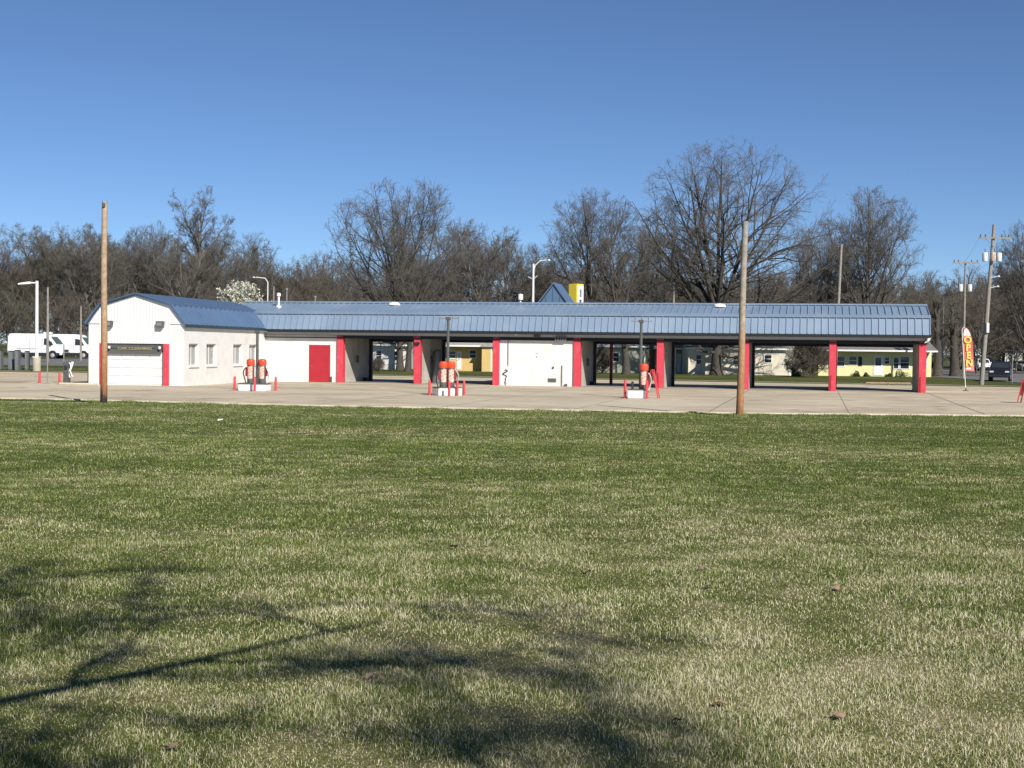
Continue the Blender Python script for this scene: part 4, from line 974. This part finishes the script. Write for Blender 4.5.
def make_tree(name, seed, H, rx, zc, rz, th, tr, n1, el, ns, trop=.06, twig_r=.010, barkm='bark', twigm='twig', limbs=None, l2=.62, blossoms=0, lean=0, trop1=None, root=None, lobes=.22, wob=.20, wob1=.10):
    """trunk with limbs grown inside an uneven crown envelope; ns = children per branch on each finer level"""
    rng = np.random.default_rng(seed)
    c = np.array([lean, 0, zc]); a = np.array([rx, rx*.92, rz])
    tp = np.array([[0, 0, 0]]); P0, R0 = grow(tp-np.array([[0, 0, .3]]), np.array([[lean*.03, .02, 1.]]), np.array([th]), np.array([tr]), np.array([tr*.45]), 9, .035, .05, rng)
    R0[:, 0] *= 1.45; R0[:, 1] *= 1.1
    t = .30 + .70*(np.arange(n1)+.5)/n1 + rng.uniform(-.02, .02, n1); t = np.clip(t, .2, 1.0)
    f = t*9; i = np.minimum(f.astype(int), 8); w = (f-i)[:, None]
    st = P0[0][i]*(1-w) + P0[0][i+1]*w
    az = np.arange(n1)*2.399 + rng.uniform(-.35, .35, n1) + seed
    e = R(el[0]) + (R(el[1])-R(el[0]))*((np.arange(n1)+.5)/n1) + rng.normal(0, .10, n1)
    d = np.stack([np.cos(az)*np.cos(e), np.sin(az)*np.cos(e), np.sin(e)], -1)
    lob = 1 - lobes*rng.random(n1)
    ln = np.maximum(raydist(st, d, c, a)*lob, 1.0)
    r0 = np.clip(tr*.43*(.45 + .55*ln/ln.max()), .05, None)
    if limbs is not None: st, d, ln, r0 = limbs(st, d, ln, r0)
    P1, R1 = grow(st, d, ln, r0, np.full(n1, .02), 9, wob1, trop if trop1 is None else trop1, rng)
    wood = [tubes(P0, R0, 12), tubes(P1, R1, 8)]; twg = []; tips = None
    P, Rr, L = P1, R1, ln
    for lv, n in enumerate(ns):
        last = lv == len(ns)-1
        alo, ahi = (.45, 1.0) if lv < 2 else (.4, 1.1)
        p, d, rad, tt = spawn(P, Rr, n, .18 if lv == 0 else .12, 1.0, alo, ahi, rng)
        d[:, 2] += .10
        Lp = np.repeat(L, n)
        kp = (rng.random(len(p)) < np.clip(Lp/(np.median(L)*1.15), .25, 1)) & (raydist(p, d, c, a*1.06) > .35)
        p, d, rad, tt, Lp = p[kp], d[kp], rad[kp], tt[kp], Lp[kp]
        ln = np.minimum(Lp*l2*rng.uniform(.55, 1.1, len(p))*(1.05-.5*tt), raydist(p, d, c, a*(1.05+.03*lv))*rng.uniform(.7, 1.08, len(p)))
        ln = np.maximum(ln, .22)
        if lv == 0: r0 = np.clip(rad*.62, .03, None)
        else: r0 = np.clip(rad*.62, twig_r, None)
        if last:
            r0 = np.full(len(p), twig_r); K = 2
            P, Rr = grow(p, d, np.clip(ln, .4, 1.5), r0, r0*.4, K, .16, trop*.8, rng)
            twg.append(tubes(P, Rr, 3))
        else:
            K = (7, 5, 4, 3)[lv]
            P, Rr = grow(p, d, ln, r0, np.clip(r0*.30, twig_r*.8, None), K, wob, trop, rng)
            (wood if lv == 0 else twg).append(tubes(P, Rr, 6 if lv == 0 else 4 if lv == 1 else 3))
        L = ln
    tips = P
    V, Q = join(wood); V2, Q2 = join(twg)
    root = bpy.data.objects.new(name, None); COL.objects.link(root)
    npmesh('trunk', V, Q, M[barkm], root); npmesh('crown', V2, Q2, M[twigm], root)
    if blossoms:
        pts = tips.reshape(-1, 3); pts = pts[rng.integers(0, len(pts), blossoms)] + rng.normal(0, .06, (blossoms, 3))
        u = norm(rng.normal(0, 1, (blossoms, 3))); vv = norm(np.cross(u, rng.normal(0, 1, (blossoms, 3)))); s = rng.uniform(.025, .06, (blossoms, 1))
        V = np.stack([pts-u*s-vv*s, pts+u*s-vv*s*.7, pts+u*s+vv*s, pts-u*s*.8+vv*s], 1).reshape(-1, 3)
        npmesh('blossom', V, np.arange(blossoms*4).reshape(-1, 4), M['blossom'], root, False)
    return root
placed = set()
def put(proto, px, Z, label, cat='tree', group=None, s=1.0, rz=0.0, sz=1.0):
    x = X(px, Z)
    if proto.name in placed: o = copy_tree(proto)
    else: o = proto; placed.add(proto.name)
    o.location = (x, Z, g(x, Z)); o.rotation_euler.z = rz; o.scale = (s, s, s*sz)
    for k in ('group',):
        if k in o: del o[k]
    return tag(o, label, cat, group)

# the great oak behind the wash
BIG = dict(lobes=.07, wob1=.055, wob=.17, l2=.60)
oak = make_tree('oak_tree', 5, 24, 12.4, 12.6, 11.6, 7.5, .62, 24, (-2, 86), (11, 8, 7, 5), .012, .0092, lean=1.6, barkm='bark_dark', **BIG)
put(oak, 716, 143, 'tallest spreading bare oak with low dark limbs behind the wash', sz=.975)
rnd_tree = make_tree('oak_tree', 12, 21, 9.4, 11.6, 8.9, 7.0, .40, 20, (5, 86), (10, 8, 7, 5), .02, .0092, twigm='twig', barkm='bark_dark', **BIG)
put(rnd_tree, 400, 151, 'round crowned bare tree left of the street lamp', rz=.6)
fan = make_tree('shade_tree', 23, 21.5, 8.4, 12.2, 9.4, 8.0, .40, 19, (10, 86), (10, 8, 7, 5), .03, .0092, **BIG)
put(fan, 594, 168, 'dome shaped bare tree left of the great oak', rz=1.0)
vase = make_tree('shade_tree', 31, 21.5, 6.6, 13.0, 8.9, 7.5, .42, 17, (30, 86), (10, 8, 7, 5), .05, .0092, twigm='twig', **BIG)
put(fan, 641, 176, 'smaller domed bare tree filling the gap left of the great oak', rz=3.1, s=.84)
put(vase, 868, 165, 'upright vase shaped bare tree right of the great oak', rz=2.0)
put(vase, 822, 174, 'lower bare tree between great oak and vase shaped tree', rz=4.4, s=.86)
spire = make_tree('tall_tree', 44, 23, 5.6, 13.5, 9.6, 16, .34, 19, (5, 72), (8, 6, 6, 4), .05, .011, l2=.6, lobes=.5)
put(spire, 195, 185, 'tallest sparse bare tree standing above the left wood', rz=.3)
# wood: four mid size kinds
wa = make_tree('bare_tree', 51, 18, 6.2, 10.6, 7.8, 9, .28, 14, (12, 82), (8, 7, 6, 4), .06, .012, barkm='bark_pale', twigm='twig', l2=.66, lobes=.4)
wb = make_tree('bare_tree', 52, 18, 6.8, 10.2, 8.0, 8, .30, 13, (8, 80), (8, 7, 6, 4), .04, .012, twigm='twig_red', l2=.66, lobes=.4)
wc = make_tree('bare_tree', 53, 18, 5.4, 10.4, 7.9, 11, .24, 14, (20, 80), (8, 6, 6, 4), .05, .012, twigm='twig_olive', l2=.66, lobes=.4)
wd = make_tree('bare_tree', 54, 18, 7.2, 10.6, 7.6, 6.5, .32, 13, (18, 84), (8, 7, 6, 4), .07, .012, twigm='twig', l2=.66, lobes=.4)
sap = make_tree('sapling', 61, 9, 3.8, 4.8, 4.6, 4.5, .10, 13, (8, 80), (7, 7, 6), .04, .011, twigm='twig_red', barkm='bark')
sap2 = make_tree('sapling', 62, 9, 4.2, 4.6, 4.6, 3.5, .09, 13, (5, 80), (7, 7, 6), .04, .011, twigm='twig_olive', barkm='bark')
rs = random.Random(9)
kinds = [wa, wb, wc, wd]
def ytop(px):   # skyline of the wood, from the photograph's tree tops
    return np.interp(px, [-80, 0, 40, 70, 110, 150, 180, 230, 290, 330, 380, 430, 470, 520, 545, 600, 700, 800, 900, 930, 980, 1010, 1060, 1120],
                         [235, 240, 236, 232, 226, 228, 238, 242, 255, 262, 250, 222, 214, 226, 248, 262, 262, 268, 285, 272, 268, 262, 235, 235])
def area(px):
    if px < 95: return 'beyond the white vans'
    if px < 330: return 'behind the garage roof'
    if px < 560: return 'behind the left half of the wash'
    if px < 900: return 'behind the great oak'
    return 'around the utility poles'
words = {id(wa): 'pale trunked bare tree in the wood', id(wb): 'reddish brown bare tree in the wood', id(wc): 'slim olive brown bare tree in the wood', id(wd): 'broad grey bare tree in the wood'}
def wood_row(p0, p1, step, Zlo, Zhi, dy, hs=1.0):
    px = p0
    while px < p1:
        Z = rs.uniform(Zlo, Zhi); yh = 349 + (px-512)*.0119
        H = ((yh - (ytop(px) + dy + rs.uniform(-8, 14)))*Z/F + EYE)*hs
        k = rs.choice(kinds); s = max(.45, H/18)
        put(k, px, Z, words[id(k)] + ' ' + area(px), 'tree', 'bare trees of the wood ' + area(px), s=s, rz=rs.uniform(0, 6.28), sz=1.0)
        px += step*rs.uniform(.7, 1.3)
wood_row(-60, 330, 21, 176, 200, 4)
wood_row(-70, 340, 24, 205, 250, -2)
wood_row(330, 560, 22, 172, 215, 2)
wood_row(540, 930, 24, 190, 225, 4)
wood_row(545, 1100, 22, 228, 262, 12)
wood_row(905, 1100, 26, 190, 240, 4)
put(vase, 1032, 150, 'large bare tree cut by the right picture edge', s=.78, rz=1.0)
def brush_row(p0, p1, step, Zlo, Zhi, ylo, yhi):
    px = p0
    while px < p1:
        Z = rs.uniform(Zlo, Zhi); yh = 349 + (px-512)*.0119
        H = (yh - rs.uniform(ylo, yhi))*Z/F + EYE; k = rs.choice((sap, sap2))
        put(k, px, Z, ('olive' if k is sap2 else 'reddish') + ' thicket sapling ' + area(px), 'sapling', 'thicket saplings ' + area(px), s=H/9, rz=rs.uniform(0, 6.28))
        px += step*rs.uniform(.7, 1.3)
brush_row(-60, 1110, 17, 168, 190, 285, 312)
brush_row(-70, 1120, 15, 200, 235, 272, 296)
brush_row(560, 1120, 14, 236, 258, 270, 290)
# pruned trunks beside the flag
def pollard(px, Z, h, r, label, seed):
    o = make_tree('pruned_tree', seed, h, 1.9, h-.6, 1.7, h-1.0, r, 11, (-5, 70), (6, 5, 4), .04, .013, lobes=.4, barkm='bark_dark')
    return put(o, px, Z, label, 'tree')
pollard(937.5, 149, 7.9, .50, 'pruned stout trunk just right of the last column', 71)
pollard(955, 152, 7.4, .58, 'pruned stout trunk just left of the flag', 72)
twin = make_tree('bare_tree', 77, 15, 5, 9.6, 5.6, 7.5, .42, 10, (30, 80), (7, 6, 5, 4), .06, .012, barkm='bark_dark')
put(twin, 626, 140, 'bare tree with forked dark trunk before the grey green house', s=.95, rz=.5)
put(twin, 408, 141, 'bare tree with leaning pale trunk seen through first bay', s=.8, rz=3.0)
# blossoming trees
bl = make_tree('blossom_tree', 81, 7, 2.7, 4.6, 2.5, 3.4, .13, 13, (15, 80), (8, 7, 6), .08, .010, blossoms=9000)
put(bl, 240, 132, 'white blossoming pear tree behind the garage roof', s=1.12)
bb = make_tree('blossom_bush', 82, 2.9, 1.0, 1.5, 1.5, 1.0, .05, 12, (30, 80), (7, 6, 5), .06, .008, blossoms=3200)
put(bb, 793, 141, 'white flowering bush at the corner of cream house', 'bush')
bush = make_tree('bare_bush', 83, 3.6, 2.1, 1.7, 2.0, 1.0, .07, 20, (20, 82), (9, 8, 6), .05, .010, twigm='twig_red')
put(bush, 811, 137, 'dense reddish brown bush between cream and yellow houses', 'bush', s=1.15)
put(bush, 378, 137, 'low bare bush before the white house', 'bush', s=.38, rz=1)
put(bush, 602, 146, 'dark bare bush at the left end of grey green house', 'bush', s=.75, rz=2)
def leafy(px, Z, s, label, seed, m='leaf_green'):
    rng = np.random.default_rng(seed); n = 900
    q = norm(rng.normal(0, 1, (n, 3)))*rng.random((n, 1))**.4; q[:, 2] = np.abs(q[:, 2])
    pts = q*np.array([.8, .7, .75])*s*(1+.25*np.sin(q[:, :1]*5+seed)) ; u = norm(rng.normal(0, 1, (n, 3))); v = norm(np.cross(u, rng.normal(0, 1, (n, 3)))); h = .05
    V = np.stack([pts-u*h, pts-v*h*.6, pts+u*h, pts+v*h*.6], 1).reshape(-1, 3)
    x = X(px, Z); t = thing('garden_shrub', label, 'shrub', (x, Z, g(x, Z)))
    npmesh('foliage', V, np.arange(4*n).reshape(-1, 4), M[m], t, False)
    mb = MB()
    for k in range(5): mb.tube([(0, 0, -.05), (.3*s*math.cos(k*1.3), .3*s*math.sin(k*1.3), .45*s)], [.025, .012], 5)
    mb.build('stem', M['bark'], t)
leafy(856, 144.5, .7, 'small shrub under the yellow house window', 1)
leafy(866, 144.8, .5, 'tiny shrub left of the white house door', 2)
leafy(901, 144.2, 1.0, 'rounded dark shrub under the big house window', 3)
leafy(797, 140.5, .8, 'green shrub under the white flowering bush', 4)
leafy(888.5, 145, .45, 'tiny shrub right of the white house door', 6)

# the street tree behind the photographer whose branches shade the lawn
SUN_EL, SUN_AZ = R(36), R(29)
S = Vector((math.sin(SUN_AZ)*math.cos(SUN_EL), -math.cos(SUN_AZ)*math.cos(SUN_EL), math.sin(SUN_EL)))
TX, TY = -4.6, -1.9
def above(x, y, h, base): k = h/S.z; return np.array([x + S.x*k, y + S.y*k, g(x, y) + h]) - base
def shade_limbs(st, d, ln, r0):
    base = np.array([TX, TY, g(TX, TY)])
    a, b = above(-3.1, 5.75, 4.6, base), above(-.35, 7.75, 5.5, base)
    k = -a[0]/(b-a)[0]; q = a + (b-a)*k               # where that limb meets the trunk
    st[0] = np.array([0, 0, q[2]-.5]); d[0] = b-st[0]; ln[0] = np.linalg.norm(b-st[0])*1.0; r0[0] = .12
    ln[1:] *= .35
    for k, (p, h, z0, r) in enumerate((((-3.1, 11.6), 9.5, 6.0, .038), ((-1.7, 10.0), 9.5, 5.4, .032), ((-4.3, 10.3), 9.0, 5.7, .038), ((-3.3, 8.9), 8.5, 5.2, .034), ((-1.2, 8.9), 9.0, 5.2, .026))):
        v = above(*p, h, base); st[k+1] = np.array([0, 0, z0]); d[k+1] = v-st[k+1]; ln[k+1] = np.linalg.norm(d[k+1]); r0[k+1] = r
    return st, d, ln, r0
sh = make_tree('street_tree', 91, 12, 13, 7.0, 8.5, 8, .26, 12, (50, 80), (9, 7, 5, 4), .0, .007, limbs=shade_limbs, l2=.33, trop1=0.0, lobes=.4, wob1=.028)
T2 = (4.4, -6.2)
def near_limbs(st, d, ln, r0):
    base = np.array([*T2, g(*T2)])
    ln *= .12
    for k, (p, h, r) in enumerate((((-.1, 5.75), 9, .04), ((-2.2, 5.3), 8.6, .032), ((.75, 6.4), 9.5, .026))):
        v = above(*p, h, base); st[k] = np.array([0, 0, 4.6 + .1*k]); d[k] = v-st[k]; ln[k] = np.linalg.norm(d[k]); r0[k] = r
    return st, d, ln, r0
s2 = make_tree('street_tree', 95, 11, 9, 8.5, 6, 5.6, .22, 10, (40, 80), (8, 6, 5, 3), .0, .008, limbs=near_limbs, l2=.30, trop1=0.0, lobes=.3, wob1=.05)
s2.location = (*T2, g(*T2)); tag(s2, 'bare street tree right behind the viewer with thin spreading limbs', 'tree')
sh.location = (TX, TY, g(TX, TY)); tag(sh, 'bare street tree standing behind the viewer and shading the lawn', 'tree')

# ------------------------------------------------------------------ scraps on the lawn
def scrap(px, py, label, s, m, cat, seed, group=None):
    yh = 349 + (px-512)*.0119; k = (py-yh)/F
    x = 0; Z = 20.0
    for _ in range(20): x = (px-512)/F*Z; Z = (EYE - g(x, Z))/k*.5 + Z*.5
    rng = random.Random(seed); n = 9
    vs = [(0, 0, .035*s/.1)] + [(s*math.cos(a)*rng.uniform(.6, 1.1), s*.7*math.sin(a)*rng.uniform(.6, 1.1), rng.uniform(.0, .5)*s) for a in np.linspace(0, 2*math.pi, n, endpoint=False)]
    nb = len(vs); vs += [(a*.97, b*.97, c-.003) for a, b, c in vs]
    fs = [(0, i+1, (i+1) % n+1) for i in range(n)] + [(nb, nb+(i+1) % n+1, nb+i+1) for i in range(n)]
    o = MB().add(vs, fs).build('paper_scrap' if cat == 'litter' else 'dry_leaf', M[m]); o.location = (x, Z, g(x, Z)+.018); o.rotation_euler = (rng.uniform(-.3, .3), rng.uniform(-.3, .3), rng.uniform(0, 6))
    tag(o, label, cat, group)
scrap(220, 421, 'white paper scrap lying far out on the lawn', .10, 'paper', 'litter', 1)
for k, (px, py) in enumerate(((726, 710), (681, 728), (377, 682), (846, 723), (590, 575), (705, 572), (455, 550), (173, 756), (840, 592), (712, 590), (560, 430))):
    scrap(px, py, 'curled brown dry leaf lying on the lawn', .045 if py > 500 else .06, 'leaf_dry', 'leaf', 20+k, 'dry leaves scattered on the lawn')

# ------------------------------------------------------------------ light, sky, camera
w = bpy.data.worlds.new('World'); sc.world = w; w.use_nodes = True; nt = w.node_tree
sky = nt.nodes.new('ShaderNodeTexSky'); sky.sky_type = 'NISHITA'; sky.sun_disc = False
sky.sun_elevation = SUN_EL; sky.sun_rotation = math.atan2(S.x, S.y)
sky.air_density = .6; sky.dust_density = 0; sky.ozone_density = 6.2; sky.altitude = 100
nt.links.new(sky.outputs[0], nt.nodes['Background'].inputs['Color']); nt.nodes['Background'].inputs['Strength'].default_value = .078
sl = bpy.data.lights.new('sun', 'SUN'); sl.energy = 5.0; sl.angle = R(.53); sl.color = (1, .95, .87)
so = bpy.data.objects.new('sun', sl); COL.objects.link(so); so.rotation_euler = S.to_track_quat('Z', 'Y').to_euler(); so.location = (0, -20, 60)
cam = bpy.data.cameras.new('camera'); cam.sensor_width = 36; cam.lens = F/1024*36; cam.clip_end = 5000; cam.clip_start = .1
co = bpy.data.objects.new('camera', cam); COL.objects.link(co)
co.matrix_world = Matrix.Translation((0, 0, EYE)) @ Matrix.Rotation(R(90) - math.atan(35/F), 4, 'X') @ Matrix.Rotation(math.atan(.0119), 4, 'Z')
sc.camera = co
sc.render.resolution_x = 1024; sc.render.resolution_y = 768
sc.view_settings.view_transform = 'Standard'; sc.view_settings.look = 'None'; sc.view_settings.exposure = .35; sc.view_settings.gamma = 1
sc.cycles.max_bounces = 6; sc.cycles.diffuse_bounces = 3; sc.cycles.glossy_bounces = 3
